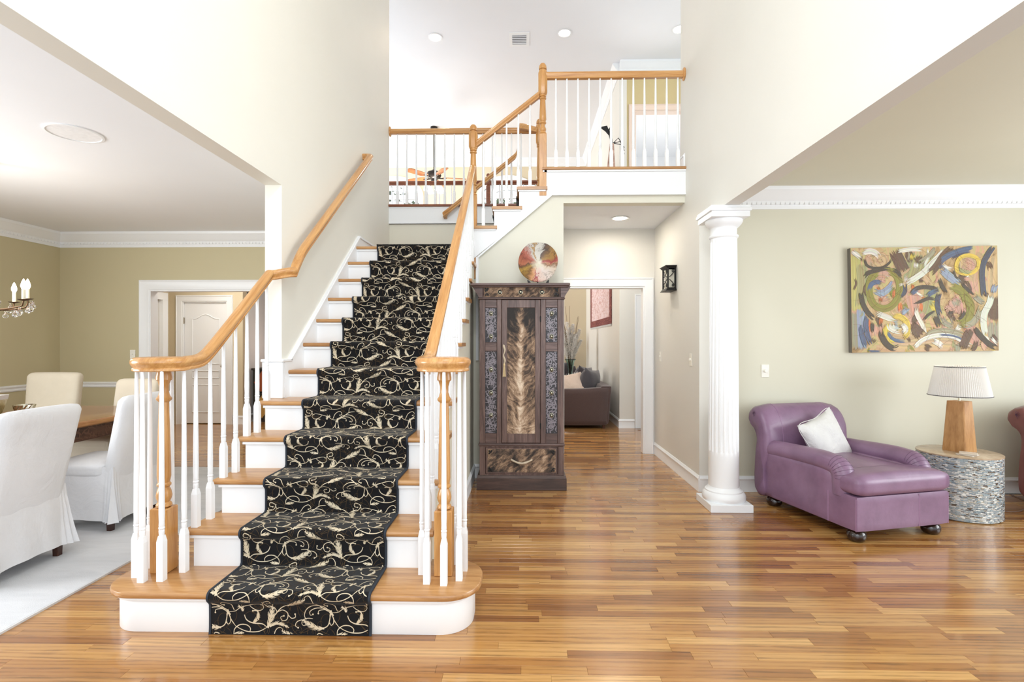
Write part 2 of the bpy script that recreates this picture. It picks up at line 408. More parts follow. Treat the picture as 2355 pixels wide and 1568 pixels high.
# ---- trim profiles
def profile_run(prof, pts):
    """prof [(out,z)] swept along pts; 'out' = to the right of travel"""
    return MB().sweep(prof, pts)
BASE = [(0, 0), (.016, 0), (.016, .012), (.013, .02), (.013, .108), (.019, .113), (.019, .122), (.012, .132), (.006, .145), (0, .145)]
def base(name, pts, label):
    struct(name, profile_run(BASE, [Vector(p) for p in pts]), M['white'], label, None, 30)
CROWN = [(0, -.188), (.012, -.188), (.014, -.150), (.020, -.146), (.030, -.128), (.030, -.118), (.040, -.110), (.062, -.085), (.085, -.045), (.10, -.030), (.105, -.014), (.105, 0), (0, 0)]
def crown(name, pts, z, label, dent=True):
    pp = [Vector((p[0], p[1], z)) for p in pts]
    t = struct(name, profile_run(CROWN, pp), M['white'], label, None, 25)
    if dent:
        d = MB()
        for a, b in zip(pp[:-1], pp[1:]):
            u = (b-a).normalized(); s = Vector((u.y, -u.x, 0)); L = (b-a).length; k = int(L/.0435)
            for i in range(k):
                c = a+u*(.0435*(i+.5)); vs = []
                for du in (-.0155, .0155):
                    for ds in (.014, .031):
                        for dz in (-.150, -.122): vs.append(c+u*du+s*ds+Vector((0, 0, dz)))
                d.add(vs, [(0, 1, 3, 2), (4, 6, 7, 5), (0, 4, 5, 1), (2, 3, 7, 6), (0, 2, 6, 4), (1, 5, 7, 3)])
        part('dentil', d, M['white'], t, kind='stuff')
    return t
crown('trim_1', [(5.6, 4.79), (1.76, 4.79)][::-1], 2.80, 'white dentil crown moulding over the living room wall')
crown('trim_2', [(-6.05, -1.2), (-6.05, 6.57), (-1.84, 6.57)], 2.805, 'white dentil crown moulding round the dining room')
crown('trim_3', [(-6.2, 12.6), (1.56, 12.6), (1.56, 8.3)], CE, 'white crown moulding round the great room ceiling', False)
crown('trim_4', [(1.56, 8.3), (3.4, 8.3)], CE, 'white crown moulding over the upstairs end wall', False)
base('baseboard_living', [(1.64, 4.79, 0), (5.6, 4.79, 0)], 'white baseboard along the living room wall')
base('baseboard_hall_right', [(XR, 6.4, 0), (XR, 4.775, 0)], 'white baseboard along the hall side wall')
base('baseboard_under_stairs', [(-.5, 5.21, 0), (.415, 5.21, 0)], 'white baseboard behind the armoire')
base('baseboard_stair_side', [(-.498, 2.6, 0), (-.498, 5.21, 0)], 'white baseboard along the side of the staircase')
base('baseboard_family_side', [(1.56, 12.6, 0), (1.56, 8.285, 0), (1.80, 8.285, 0)], 'white baseboard along the family room side wall')
base('baseboard_rear_hall', [(-4.88, 8.54, 0), (-4.72, 8.54, 0), (-4.72, 10.2, 0)], 'white baseboard in the rear hall past the panelled door')
base('baseboard_dining', [(-6.05, -1.2, 0), (-6.05, 6.57, 0), (DX0-.13, 6.57, 0)], 'white baseboard round the dining room')
base('baseboard_upper_hall', [(XR, 5.35, 3.15), (XR, 5.21, 3.15)], 'short white baseboard at the gallery end')
RAILP = [(0, .795), (.012, .797), (.018, .812), (.012, .822), (.012, .836), (.024, .846), (.026, .858), (.018, .866), (0, .87)]
struct('trim_5', profile_run(RAILP, [Vector((-6.05, -1.2, 0)), Vector((-6.05, 6.57, 0)), Vector((DX0-.13, 6.57, 0))]), M['white'], 'white chair rail round the dining room', None, 30)
# door casings (front face at y, towards camera)
CAS = [(0, 0), (.105, 0), (.105, .022), (.095, .026), (.082, .018), (.02, .012), (.006, .014), (0, .010)]
def casing(name, x0, x1, h, y, label, mat=None, w=1.0, z0=0, jamb=.12):
    """U-shaped mitred casing on the camera side of a wall at y; opening x0..x1, height h"""
    m = MB(); prof = [(a*w, b) for a, b in CAS]; n = len(prof)
    rings = []
    for (px, pz, sx, sz) in ((x0, z0, -1, 0), (x0, h, -1, 1), (x1, h, 1, 1), (x1, z0, 1, 0)):
        rings.append([(px+sx*a, y-b, pz+sz*a) for a, b in prof])
    vs = [p for r in rings for p in r]; fs = []
    for i in range(3):
        for j in range(n): fs.append((i*n+j, i*n+(j+1) % n, (i+1)*n+(j+1) % n, (i+1)*n+j))
    fs += [tuple(range(n)), tuple(3*n+j for j in range(n))]
    m.add(vs, fs)
    m.box(x0-.001, x0+.018, y-.004, y+jamb+.004, z0, h-.018).box(x1-.018, x1+.001, y-.004, y+jamb+.004, z0, h-.018).box(x0-.001, x1+.001, y-.004, y+jamb+.004, h-.018, h+.001)
    return struct(name, m, mat or M['white'], label, None, 25)
casing('trim_6', DX0, DX1, DH, 6.57, 'white casing round the dining room doorway', w=1.2)
casing('trim_7', HX0, HX1, HH, 6.4, 'white casing round the opening at the end of the hall', w=1.02)
casing('trim_8', 1.905, 2.695, 2.05, 8.285, 'white casing of the kitchen doorway past the passage', w=.95, jamb=.14)
casing('trim_9', 1.805, 2.595, 5.12, 8.3, 'pinkish casing round the upstairs bedroom doorway', M['pinktrim'], w=.9, z0=3.13)
casing('trim_10', -5.755, -4.985, 2.075, 8.54, 'white casing round the panelled door in the rear hall', w=.95)
m = MB()
# second doorway on the left of the rear hall, seen edge on
m.box(-5.979, -5.974, 7.48, 8.27, .01, 2.07).box(-5.979, -5.90, 7.35, 7.47, 0, 2.08).box(-5.979, -5.90, 8.28, 8.40, 0, 2.08).box(-5.979, -5.90, 7.35, 8.40, 2.081, 2.2)
struct('trim_11', m, M['white'], 'white casing of the side doorway in the rear hall')
struct('wall_rear_hall_side', MB().poly([(6.69, 0), (8.54, 0), (8.54, 2.8), (6.69, 2.8)], [], 'X', -6.1, -5.98), M['tan'], 'side wall of the rear hall carrying the side doorway')
# gallery fascias and stringers (white skirt boards)
m = MB().box(XL, .27, 6.548, 6.57, 2.905, 3.13).box(XL, .27, 6.54, 6.57, 2.905, 2.92).box(XL, .27, 6.545, 6.57, 3.10, 3.13)
struct('trim_12', m, M['white'], 'white fascia board under the gallery railing above the landing')
# ---- rear door (six parts of look)
dr = tag(thing('door_1', 'white panelled door with arched upper panel in the rear hall', 'door', (-5.37, 8.56, 0)), kind='structure')
del dr['category']
m = MB().rbox(-5.735, -5.005, 8.565, 8.60, .012, 2.055, .003, 1)
part('door_slab', m, M['white'], dr, 30)
struct('wall_rear_light_block', MB().box(-6.0, -4.72, 8.67, 8.72, 0, 2.8), M['ceil'], 'added unseen wall blocking light behind the panelled rear hall door')  # unseen panel added to stop sky light showing under the door
def pan(x0, x1, z0, z1, arch=0, y=8.565, r=.009):
    pts = [(x0, y, z0), (x1, y, z0), (x1, y, z1)]
    if arch: pts += [(x1+(x0-x1)*t/12., y, z1+arch*sin(pi*min(max((t/12.-.12)/.76, 0), 1))**1.6) for t in range(1, 12)]
    pts += [(x0, y, z1), (x0, y, z0)]
    m = MB().tube(pts, r, 6, False)
    return m
part('panel_moulding', pan(-5.60, -5.14, 1.02, 1.78, .075), M['white'], dr, 40)
part('panel_moulding', pan(-5.60, -5.14, .78, .90), M['white'], dr, 40)
part('panel_moulding', pan(-5.60, -5.14, .20, .66), M['white'], dr, 40)
M['nickel'] = plain('brushed_nickel', (190, 180, 165), .25, 1)
part('knob', MB().lathe([(.0, -.02), (.022, -.02), (.022, -.006), (.009, -.004), (.009, .02), (.024, .03), (.027, .042), (.02, .055), (0, .06)], (0, 0, 0), 14, 'Y').xf(Matrix.Translation((-5.06, 8.555, .98)) @ Matrix.Scale(-1, 4, (0, 1, 0))), M['nickel'], dr, 40)
for z in (1.75, 1.02, .25):
    part('hinge', MB().box(-5.745, -5.728, 8.545, 8.566, z-.05, z+.05).lathe([(.007, -.055), (.007, .055)], (-5.738, 8.548, z), 8), M['nickel'], dr)
# ---- arched windows of the great room
M['pane'] = glassm('window_glass')
for wi, (cx, a) in enumerate(AW):
    wr = thing('window_%d' % (wi+1), ['arched white window of the great room', 'arched white window of the great room beside the stair wall'][wi], 'window', (cx, 12.6, 4.0)); del wr['category']; wr['kind'] = 'structure'
    fr = MB(); y0, y1 = 12.57, 12.66
    def ring(a0, b0, a1, b1, ya, yb, base_):
        o = [(cx+a1*cos(pi*t/20), base_+b1*sin(pi*t/20)) for t in range(21)]; i = [(cx+a0*cos(pi*t/20), base_+b0*sin(pi*t/20)) for t in range(20, -1, -1)]
        fr.poly(o+i, [], 'Y', ya, yb)
    ring(a-.04, .38, a+.09, .51, y0, y1, 4.98); ring(a-.30, .16, a-.22, .23, 12.62, 12.66, 4.98)
    for x in (cx-a-.09, cx+a-.02): fr.box(x, x+.11, y0, y1, 4.0, 4.98)
    fr.box(cx-a-.05, cx+a+.05, 12.58, y1, 4.92, 5.02).box(cx-a-.12, cx+a+.12, 12.54, y1, 3.96, 4.04)
    fr.box(cx-.03, cx+.03, 12.61, 12.66, 4.0, 4.95)
    for q in (-.5, .5): fr.box(cx+q*a-.011, cx+q*a+.011, 12.63, 12.66, 4.0, 4.95)
    for z in (4.33, 4.64): fr.box(cx-a, cx+a, 12.63, 12.66, z-.011, z+.011)
    for t in (45, 90, 135): fr.tube([(cx+(a-.28)*cos(radians(t)), 12.645, 4.98+.18*sin(radians(t))), (cx+(a-.02)*cos(radians(t)), 12.645, 4.98+.40*sin(radians(t)))], .011, 6)
    part('frame', fr, M['white'], wr, 30)
    for i in range(4):
        for j in range(3):
            x0 = cx-a+i*a/2; z0 = 4.02+j*.31
            part('pane', MB().box(x0+.012, x0+a/2-.012, 12.643, 12.647, z0+.012, z0+.30), M['pane'], wr)
    part('pane', MB().poly([(cx+(a-.03)*cos(pi*t/16), 5.02+.36*sin(pi*t/16)) for t in range(17)], [], 'Y', 12.643, 12.647), M['pane'], wr)
# ================================================================== OUTDOOR TREES (seen through the arched windows)
M['leaf'] = plain('leaf_green', (70, 88, 40), .6); M['bark'] = plain('bark', (92, 76, 60), .8)
def tree(x, y, h, rad, seed, label):
    rr = random.Random(seed); t = thing('tree', label, 'tree', (x, y, 0), 0, 'trees outside the great room windows')
    part('trunk', MB().tube([(x, y, -.3), (x+.1, y, h*.45), (x-.05, y+.1, h*.9)], lambda u: .16*(1-u*.7), 8), M['bark'], t, 40)
    m = MB()
    for i in range(2600):
        d = Vector((rr.gauss(0, 1), rr.gauss(0, 1), rr.gauss(0, 1))).normalized()*rad*(rr.random()**.45)
        c = Vector((x, y, h))+Vector((d.x, d.y, d.z*1.15)); s = rr.uniform(.06, .13)
        u = Vector((rr.gauss(0, 1), rr.gauss(0, 1), rr.gauss(0, 1))).normalized(); w = u.orthogonal().normalized()
        m.add([c-u*s, c+w*s*.5, c+u*s, c-w*s*.5], [(0, 1, 2, 3)])
    part('crown', m, M['leaf'], t, kind='stuff')
tree(-.8, 17.5, 4.6, 1.5, 1, 'loose green tree outside the middle arched window'); tree(1.9, 20.8, 4.4, 1.5, 2, 'green tree just beyond the middle arched window')
tree(-4.6, 17.5, 4.8, 1.7, 3, 'green tree outside the arched window beside the stair wall')
single('lawn', MB().box(-14, 10, 13, 30, -.4, -.3), plain('lawn_green', (120, 140, 80), .9), 'green lawn outside the great room windows', 'lawn', kind='structure')
# ================================================================== STAIRCASE
st = thing('staircase', 'straight oak staircase with white risers turning right at a landing', 'staircase', (-1.12, 2.4, 0))
NOSE = [(0, -.03), (.010, -.029), (.0145, -.022), (.0145, -.008), (.010, -.001), (0, 0)]   # (out,z)
def tread_y(x0, x1, yn, yb, z):
    """tread whose nosing faces -Y"""
    p = [(yb, z-.03), (yb, z), (yn+.012, z), (yn+.004, z-.003), (yn, z-.010), (yn, z-.020), (yn+.004, z-.027), (yn+.012, z-.03)]
    return MB().poly(p, [], 'X', x0, x1)
# bullnose starting step
def stadium(x0, x1, y0, y1, r):
    pts = []
    for cx, cy, a0 in ((x1-r, y0+r, -90), (x1-r, y1-r, 0), (x0+r, y1-r, 90), (x0+r, y0+r, 180)):
        for t in range(13):
            a = radians(a0+90*t/12); pts.append((cx+r*cos(a), cy+r*sin(a)))
    return pts
SC = -1.134
def slab_round(x0, x1, y0, y1, r, z0, z1, b):
    m = MB(); rings = []
    for off, z in ((b, z0), (b*.3, z0+b*.3), (0, z0+b), (0, z1-b), (b*.3, z1-b*.3), (b, z1)):
        rings.append([(x, y, z) for x, y in stadium(x0+off, x1-off, y0+off, y1-off, r-off*.5)])
    n = len(rings[0]); vs = [p for r_ in rings for p in r_]; fs = []
    for i in range(len(rings)-1):
        for j in range(n): fs.append((i*n+j, i*n+(j+1) % n, (i+1)*n+(j+1) % n, (i+1)*n+j))
    fs += [tuple(range(n-1, -1, -1)), tuple((len(rings)-1)*n+j for j in range(n))]
    return m.add(vs, fs)
ty = nos(1)
part('tread', slab_round(-2.045, -.205, ty, 2.80, .17, R-.032, R, .011), M['oakx'], st, 40)
part('riser', slab_round(-2.005, -.245, ty+.024, 2.78, .15, .0, R-.032, .002), M['white'], st, 40)
part('cove', slab_round(-2.020, -.230, ty+.012, 2.79, .16, R-.046, R-.031, .005), M['white'], st, 40)
def tread_l(k): return -1.785 if k <= 5 else -1.70
for k in range(2, 12):
    part('tread', tread_y(tread_l(k), -.468, nos(k), ris(k+1)+.01, k*R), M['oakx'], st, 30)
for k in range(2, 13):
    x0 = -1.745 if k <= 5 else -1.70
    part('riser', MB().box(x0, -.51, ris(k), ris(k)+.02, (k-1)*R-.002, k*R-.03), M['white'], st)
    m = MB().box(x0-.013 if k <= 5 else x0, -.490, ris(k)-.013, ris(k)-.0005, k*R-.046, k*R-.0305)
    if k <= 5: m.box(x0-.013, x0-.0005, ris(k), ris(k+1), k*R-.046, k*R-.0305)
    m.box(-.4985, -.490, ris(k), ris(k)+G-.02 if k < 12 else 5.2, k*R-.046, k*R-.0305)
    part('cove', m, M['white'], st)
# landing
LZ = 12*R
part('landing', tread_y(-1.72, -.468, nos(12), 6.57, LZ).box(-1.72, -.52, ris(12)+.02, 6.57, LZ-.25, LZ-.03), M['oakx'], st, 30)
# end returns of the treads on the open right side (rounded nosing towards +X)
# side panels under the flight
def saw(y_end):
    p = [(ris(1)+.06, 0)]
    for k in range(2, 13): p += [(ris(k)+.012, (k-1)*R-.035), (ris(k)+.012, k*R-.032)] if k > 1 else []
    p = [(2.76, 0), (2.76, R-.035)]
    for k in range(2, 13):
        p += [(ris(k)+.01, (k-1)*R-.034), (ris(k)+.01, k*R-.034)]
    p += [(y_end, 12*R-.034), (y_end, 0)]
    return p
part('side_panel', MB().poly(saw(5.22), [], 'X', -.515, -.50), M['stairwall'], st)
pl = [(2.76, 0), (2.76, R-.035)]
for k in range(2, 6): pl += [(ris(k)+.01, (k-1)*R-.034), (ris(k)+.01, k*R-.034)]
pl += [(3.62, 5*R-.034), (3.62, 0)]
part('side_panel', MB().poly(pl, [], 'X', -1.745, -1.73), M['white'], st)
# white saw-tooth stringer band on the open side
bandp = []
for k in range(2, 13): bandp += [(ris(k)+.008, (k-1)*R-.034), (ris(k)+.008, k*R-.034)]
low = [(5.2, 12*R-.034), (5.2, 12*R-.33), (2.85, R+.02-.10)]
part('stringer', MB().poly(bandp+low, [], 'X', -.502, -.494), M['stairwall'], st)
# skirt board on the wall
sk = [(3.62, .985), (3.62, 1.258), (3.715, 1.258), (5.305, 2.48), (6.57, 2.48), (6.57, 2.20), (5.20, 1.95), (3.75, .80), (3.62, .80)]
m = MB().poly(sk, [], 'X', XL, -1.700)
m.sweep([(0, 0), (.030, 0), (.030, .014), (.024, .022), (0, .022)], [Vector((XL, 3.715, 1.247)), Vector((XL, 5.305, 2.469)), Vector((XL, 6.57, 2.469))])
part('skirt_board', m, M['white'], st)
m = MB().rbox(-1.845, -1.697, 3.585, 3.62, 5*R, 1.243, .004, 1).rbox(-1.852, -1.690, 3.578, 3.735, 1.243, 1.263, .004, 1).box(-1.72, -1.697, 3.62, 3.73, 5*R, 1.243)
part('wall_plinth', m, M['white'], st)
part('skirt_board', MB().box(XL, -.5, 6.552, 6.57, LZ, LZ+.13), M['white'], st)
# ------------------------------------------------ upper flight (rises to +X)
uf = thing('upper_staircase', 'short upper flight of oak treads with white stringer rising to the gallery', 'staircase', (-.2, 5.4, 2.364))
UX = {13: -.568, 14: -.314, 15: -.060, 16: .194}
def tread_x(xn, xb, y0, y1, z):
    p = [(xb, z-.03), (xb, z), (xn+.012, z), (xn+.004, z-.003), (xn, z-.010), (xn, z-.020), (xn+.004, z-.027), (xn+.012, z-.03)]
    return MB().poly(p, [], 'Y', y0, y1)
for k in (13, 14, 15):
    part('tread', tread_x(UX[k], UX[k]+G+.055, 5.165, 6.545, k*R), M['oakx'], uf, 30)
for k in (13, 14, 15, 16):
    part('riser', MB().box(UX[k]+.024, UX[k]+.044, 5.21, 6.545, (k-1)*R, k*R-.03), M['white'], uf)
    part('cove', MB().box(UX[k]+.011, UX[k]+(G+.04 if k < 16 else .05), 5.178, 5.2, k*R-.046, k*R-.0295), M['white'], uf)
sp = [(-.497, 2.235), (.30, 2.868), (XR, 2.868), (XR, 3.122), (UX[16]+.024, 3.122)]
for k in (16, 15, 14): sp += [(UX[k]+.024, (k-1)*R-.03), (UX[k-1]+.024, (k-1)*R-.03)] if k > 14 else [(UX[14]+.024, 13*R-.03), (-.497, 13*R-.03)]
part('stringer', MB().poly(sp, [], 'Y', 5.19, 5.21), M['white'], uf)
m = MB()
for (xa, za), (xb, zb) in (((-.455, 2.235), (.30, 2.868)), ((.30, 2.868), (XR, 2.868))):
    m.poly([(xa, za), (xb, zb), (xb, zb+.020), (xa, za+.020)], [], 'Y', 5.176, 5.19)
m.box(-.475, -.448, 5.18, 5.215, 1.2, 2.25)
part('stringer_moulding', m, M['white'], uf)
m = MB().box(.20, XR, 5.165, 5.33, 3.122, 3.152); m2 = tread_y(.20, XR, 5.165, 5.40, 3.152)
part('gallery_nosing', m2, M['oakx'], uf, 30)
part('cove', MB().box(.22, XR, 5.178, 5.2, 3.106, 3.1225), M['white'], uf)
# gallery nosing above landing
g2 = MB().poly([(6.60, 3.122), (6.60, 3.152), (6.530, 3.152), (6.522, 3.146), (6.522, 3.128), (6.530, 3.122)], [], 'X', XL, .27)
g2.box(XL, 1.60, 6.60, 8.80, 3.126, 3.150)
part('gallery_nosing', g2, M['cherry'], uf, 30)
# ================================================================== RAILINGS
RP = [(-.021, 0), (.021, 0), (.025, .004), (.025, .012), (.021, .017), (.024, .026), (.031, .036), (.033, .047), (.030, .058), (.020, .067), (.008, .071), (-.008, .071), (-.020, .067), (-.030, .058), (-.033, .047), (-.031, .036), (-.024, .026), (-.021, .017), (-.025, .012), (-.025, .004)]
def bal(x, y, z0, z1, sq=.185, rotb=0):
    """turned white baluster: square foot, turned rings, tapering stem"""
    m = MB(); h = .0165
    m.box(x-h, x+h, y-h, y+h, z0, z0+sq)
    # pyramidal shoulder
    a = z0+sq; b = a+.030; q = .011
    vs = [(x+sx*h, y+sy*h, a) for sx, sy in ((-1, -1), (1, -1), (1, 1), (-1, 1))]+[(x+sx*q, y+sy*q, b) for sx, sy in ((-1, -1), (1, -1), (1, 1), (-1, 1))]
    m.add(vs, [(0, 1, 5, 4), (1, 2, 6, 5), (2, 3, 7, 6), (3, 0, 4, 7), (4, 5, 6, 7)])
    c = b-.004
    m.lathe([(.0105, c), (.0125, c+.012), (.0135, c+.028), (.012, c+.034), (.0145, c+.038), (.0145, c+.044), (.012, c+.048), (.0135, c+.052), (.0125, c+.07), (.0135, c+.11), (.0125, c+.25), (.0095, max(c+.4, z1-.12)), (.0078, z1)], (x, y, 0), 10)
    return m
def gal_bal(x, y, z0, z1): return bal(x, y, z0, z1, .16)
def line_z(y): return 1.40+.775*(y-2.97)
LV = 1.236
def rail_z(y):      # eased junction level -> slope
    z = line_z(y); d = z-LV; k = .035
    return LV+.5*(d+sqrt(d*d+4*k*k))-.012 if abs(d) < .25 else max(LV, z)-(.012 if d < .25 else 0)*0
def rail_z(y):
    d = line_z(y)-LV; k = .022
    return LV+.5*(d+sqrt(d*d+4*k*k))
NC = (-1.865, 2.625)
def volute_path(sgn):
    """from straight rail at outer edge round the newel; sgn=+1 left rail, -1 mirrored right rail (world x)"""
    pts = []
    for t in range(0, 29):
        a = -2*pi*1.12*t/28; rr = .115-.055*max(0, (t-9)/19.)
        pts.append((NC[0]+rr*cos(a), NC[1]+rr*sin(a)))
    return [((x if sgn > 0 else 2*SC-x), y) for x, y in pts]
def rail_flight(sgn, y_end, extra=None):
    P = [Vector((x, y, LV)) for x, y in reversed(volute_path(sgn))]
    P[-1].z = rail_z(NC[1])
    x0 = -1.75 if sgn > 0 else -.505
    y = NC[1]+.03
    while y < y_end: P.append(Vector((x0, y, rail_z(y)))); y += .03
    P.append(Vector((x0, y_end, rail_z(y_end))))
    for e in extra or []: P.append(Vector(e))
    m = MB().sweep(RP, P)
    cx = NC[0] if sgn > 0 else 2*SC-NC[0]
    eye = [(r, LV+z) for r, z in ((.0, 0), (.052, 0), (.056, .004), (.056, .012), (.051, .017), (.054, .026), (.061, .036), (.063, .047), (.060, .058), (.045, .068), (.02, .0715), (0, .0715))]
    m.lathe(eye, (cx, NC[1], 0), 24)
    return m
def newel_start(cx, cy, parent):
    z0 = R; m = MB(); q = .045
    m.rbox(cx-q, cx+q, cy-q, cy+q, z0, z0+.33, .004, 1)
    a = z0+.33
    pr = [(.026, a), (.036, a+.006), (.037, a+.014), (.033, a+.022), (.027, a+.028), (.034, a+.045), (.037, a+.06), (.032, a+.085), (.025, a+.105), (.032, a+.112), (.033, a+.12), (.027, a+.13), (.0315, a+.16), (.031, a+.22), (.027, a+.40), (.0225, a+.545), (.034, a+.556), (.036, a+.565), (.028, a+.575), (.021, a+.60), (.022, a+.63), (.029, a+.655), (.037, a+.662), (.037, a+.676), (.030, LV+.005)]
    pb = MB(); m.lathe(pr, (cx, cy, 0), 20)
    return part('newel_post', m, M['oakz'], parent, 35)
# left railing (volute to wall rail)
lr = thing('stair_railing', 'oak handrail with volute and white balusters on the dining room side, continuing up the wall', 'railing', (-1.75, 2.6, .197))
ye = 3.50; zz = rail_z(ye)
extra = []
for t in range(1, 17):
    u = t/16.; s = u*u*(3-2*u)
    extra.append((-1.75+.112*s, ye+.13*u, zz+.036*u-.004*sin(2*pi*u)))
y = ye+.13; d0 = rail_z(y)-(zz+.036)
for t in range(1, 6): extra.append((-1.638, y+.04*t, rail_z(y+.04*t)-d0*(1-t/5.)**2))
y = 3.90
while y < 5.44: extra.append((-1.638, y, rail_z(y))); y += .1
extra += [(-1.638, 5.44, rail_z(5.44)), (-1.642, 5.475, rail_z(5.46)+.01), (-1.665, 5.49, rail_z(5.465)+.01), (-1.70, 5.49, rail_z(5.465)+.01), (-1.721, 5.49, rail_z(5.465)+.01)]
part('handrail', rail_flight(1, ye, extra), M['oak'], lr, 35)
newel_start(NC[0], NC[1], lr)
BY = lambda k: (nos(k)+.052, nos(k)+.179)
lb = []
for k in range(2, 6):
    for y in BY(k):
        if y < 3.56: lb.append((-1.752, y, k*R))
lb += [(-1.752, 2.615, R), (-1.797, 2.513, R), (-1.883, 2.498, R), (-1.952, 2.55, R), (-1.965, 2.66, R), (-1.90, 2.735, R)]
for x, y, z in lb: part('baluster', bal(x, y, z, rail_z(y)+.006 if x > -1.76 else LV+.006, .195 if z < .3 else .175), M['white'], lr, 35)
for y in (4.35, 5.25):
    part('wall_bracket', MB().tube([(-1.719, y, rail_z(y)-.05), (-1.66, y, rail_z(y)-.045), (-1.64, y, rail_z(y)+.004)], .006, 8), M['nickel'], lr, 40)
# right railing
rr_ = thing('stair_railing', 'oak handrail with volute and long row of white balusters on the armoire side', 'railing', (-.505, 2.6, .197))
part('handrail', rail_flight(-1, 5.17), M['oak'], rr_, 35)
newel_start(2*SC-NC[0], NC[1], rr_)
rb = []
for k in range(2, 12):
    for y in BY(k): rb.append((-.503, y, k*R))
rb += [(2*SC-x, y, z) for x, y, z in [(-1.752, 2.615, R), (-1.797, 2.513, R), (-1.883, 2.498, R), (-1.952, 2.55, R), (-1.965, 2.66, R), (-1.90, 2.735, R)]]
for x, y, z in rb: part('baluster', bal(x, y, z, rail_z(y)+.006 if x < -.49 else LV+.006, .195 if z < .3 else .175), M['white'], rr_, 35)
# newels with turned middles
def newel(x, y, z0, z1, tl, tu, parent, q=.0375):
    """square foot z0..tl, turned tl..tu, square block tu..z1-.07, cap"""
    m = MB(); m.rbox(x-q, x+q, y-q, y+q, z0, tl, .004, 1)
    part_z = z1-.075
    r = q
    m.lathe([(r*.8, tl-.004), (r*1.02, tl+.01), (r*.95, tl+.02), (r*.72, tl+.028), (r*.9, tl+.04), (r*.95, tl+.055), (r*.68, tl+.075), (r*.66, tl+.10), (r*.95, tl+.112), (r*.95, tl+.122), (r*.75, tl+.13), (r*.98, tl+.15), (r*.95, tl+.2), (r*.72, tu-.05), (r*.95, tu-.04), (r*.95, tu-.03), (r*.72, tu-.024), (r*.95, tu-.015), (r*.9, tu+.004)], (x, y, 0), 16)
    # octagonal-ish upper block
    m.lathe([(q*1.02, tu), (q*1.28, tu+.02), (q*1.3, part_z-.03), (q*1.02, part_z)], (x, y, 0), 8, a0=pi/8)
    m.lathe([(q*.8, part_z-.002), (q*.8, part_z+.008), (q*1.05, part_z+.012), (q*1.08, part_z+.026), (q*.95, part_z+.05), (q*.6, part_z+.070), (0, part_z+.076)], (x, y, 0), 16)
    return part('newel_post', m, M['oakz'], parent, 35)
# upper flight railing (slope) : newel at landing corner and newel at gallery
ur = thing('stair_railing', 'short sloping oak handrail between the two tall newels of the upper flight', 'railing', (-.15, 5.22, 2.56))
newel(-.505, 5.235, 2.03, 3.61, 2.88, 3.36, ur)
newel(.205, 5.225, 2.865, 4.225, 3.50, 3.90, ur)
P = [Vector((-.47, 5.225, 3.375)), Vector((.17, 5.225, 3.375+.64*.775))]
part('handrail', MB().sweep(RP, P), M['oakrs'], ur, 35)
for x, k in ((-.40, 13), (-.284, 14), (-.164, 14), (-.045, 15), (.075, 15)):
    part('baluster', gal_bal(x, 5.222, k*R, 3.375+.775*(x+.47)+.004), M['white'], ur, 35)
def rosette(x, y, z, s):
    return MB().lathe([(.03, -.0), (.055, .0), (.058, .008), (.052, .016), (.036, .02)], (0, 0, 0), 20, 'X', (.85, 1.15)).xf(Matrix.Translation((x, y, z)) @ Matrix.Scale(s, 4, (1, 0, 0)))
gr = thing('gallery_railing', 'level oak railing with white balusters over the hall passage', 'railing', (.9, 5.225, 3.152))
part('handrail', MB().sweep(RP, [Vector((.235, 5.225, 4.062)), Vector((XR-.015, 5.225, 4.062))]), M['oakrx'], gr, 35)
part('rosette', rosette(XR, 5.225, 4.10, -1), M['oak'], gr, 40)
for i in range(12): part('baluster', gal_bal(.338+.1122*i, 5.222, 3.152, 4.066), M['white'], gr, 35)
gl = thing('gallery_railing', 'level oak railing with white balusters above the stair landing', 'railing', (-.75, 6.58, 3.152))
part('handrail', MB().sweep(RP, [Vector((XL+.015, 6.585, 4.068)), Vector((.18, 6.585, 4.068))]), M['oakrx'], gl, 35)
part('rosette', rosette(XL, 6.585, 4.105, 1), M['oak'], gl, 40)
newel(.215, 6.585, 3.152, 4.25, 3.35, 3.93, gl)
for i in range(14): part('baluster', gal_bal(-1.618+.1228*i, 6.585, 3.152, 4.072), M['white'], gl, 35)
# oak rail fixed to the landing side wall, rising with the upper flight and turning to the gallery newel
wr = thing('wall_handrail', 'oak wall handrail rising along the far side of the upper flight', 'railing', (-.5, 6.47, 3.0))
z0 = 2.99
P = [Vector((-.985, 6.52, z0-.03)), Vector((-.985, 6.47, z0-.02)), Vector((-.96, 6.455, z0))]
x = -.9
while x < -.10: P.append(Vector((x, 6.45, z0+.81*(x+.96)))); x += .08
for t in range(1, 9):
    u = t/8.; P.append(Vector((-.10+.08*u*(1-.35*u), 6.45, z0+.81*.86+.06*u+.24*u*u)))
P += [Vector((-.04, 6.45, 4.068)), Vector((.0, 6.47, 4.075)), Vector((.10, 6.53, 4.072)), Vector((.18, 6.575, 4.07))]
part('handrail', MB().sweep([(a*.9, b) for a, b in RP], P), M['oakrs'], wr, 35)
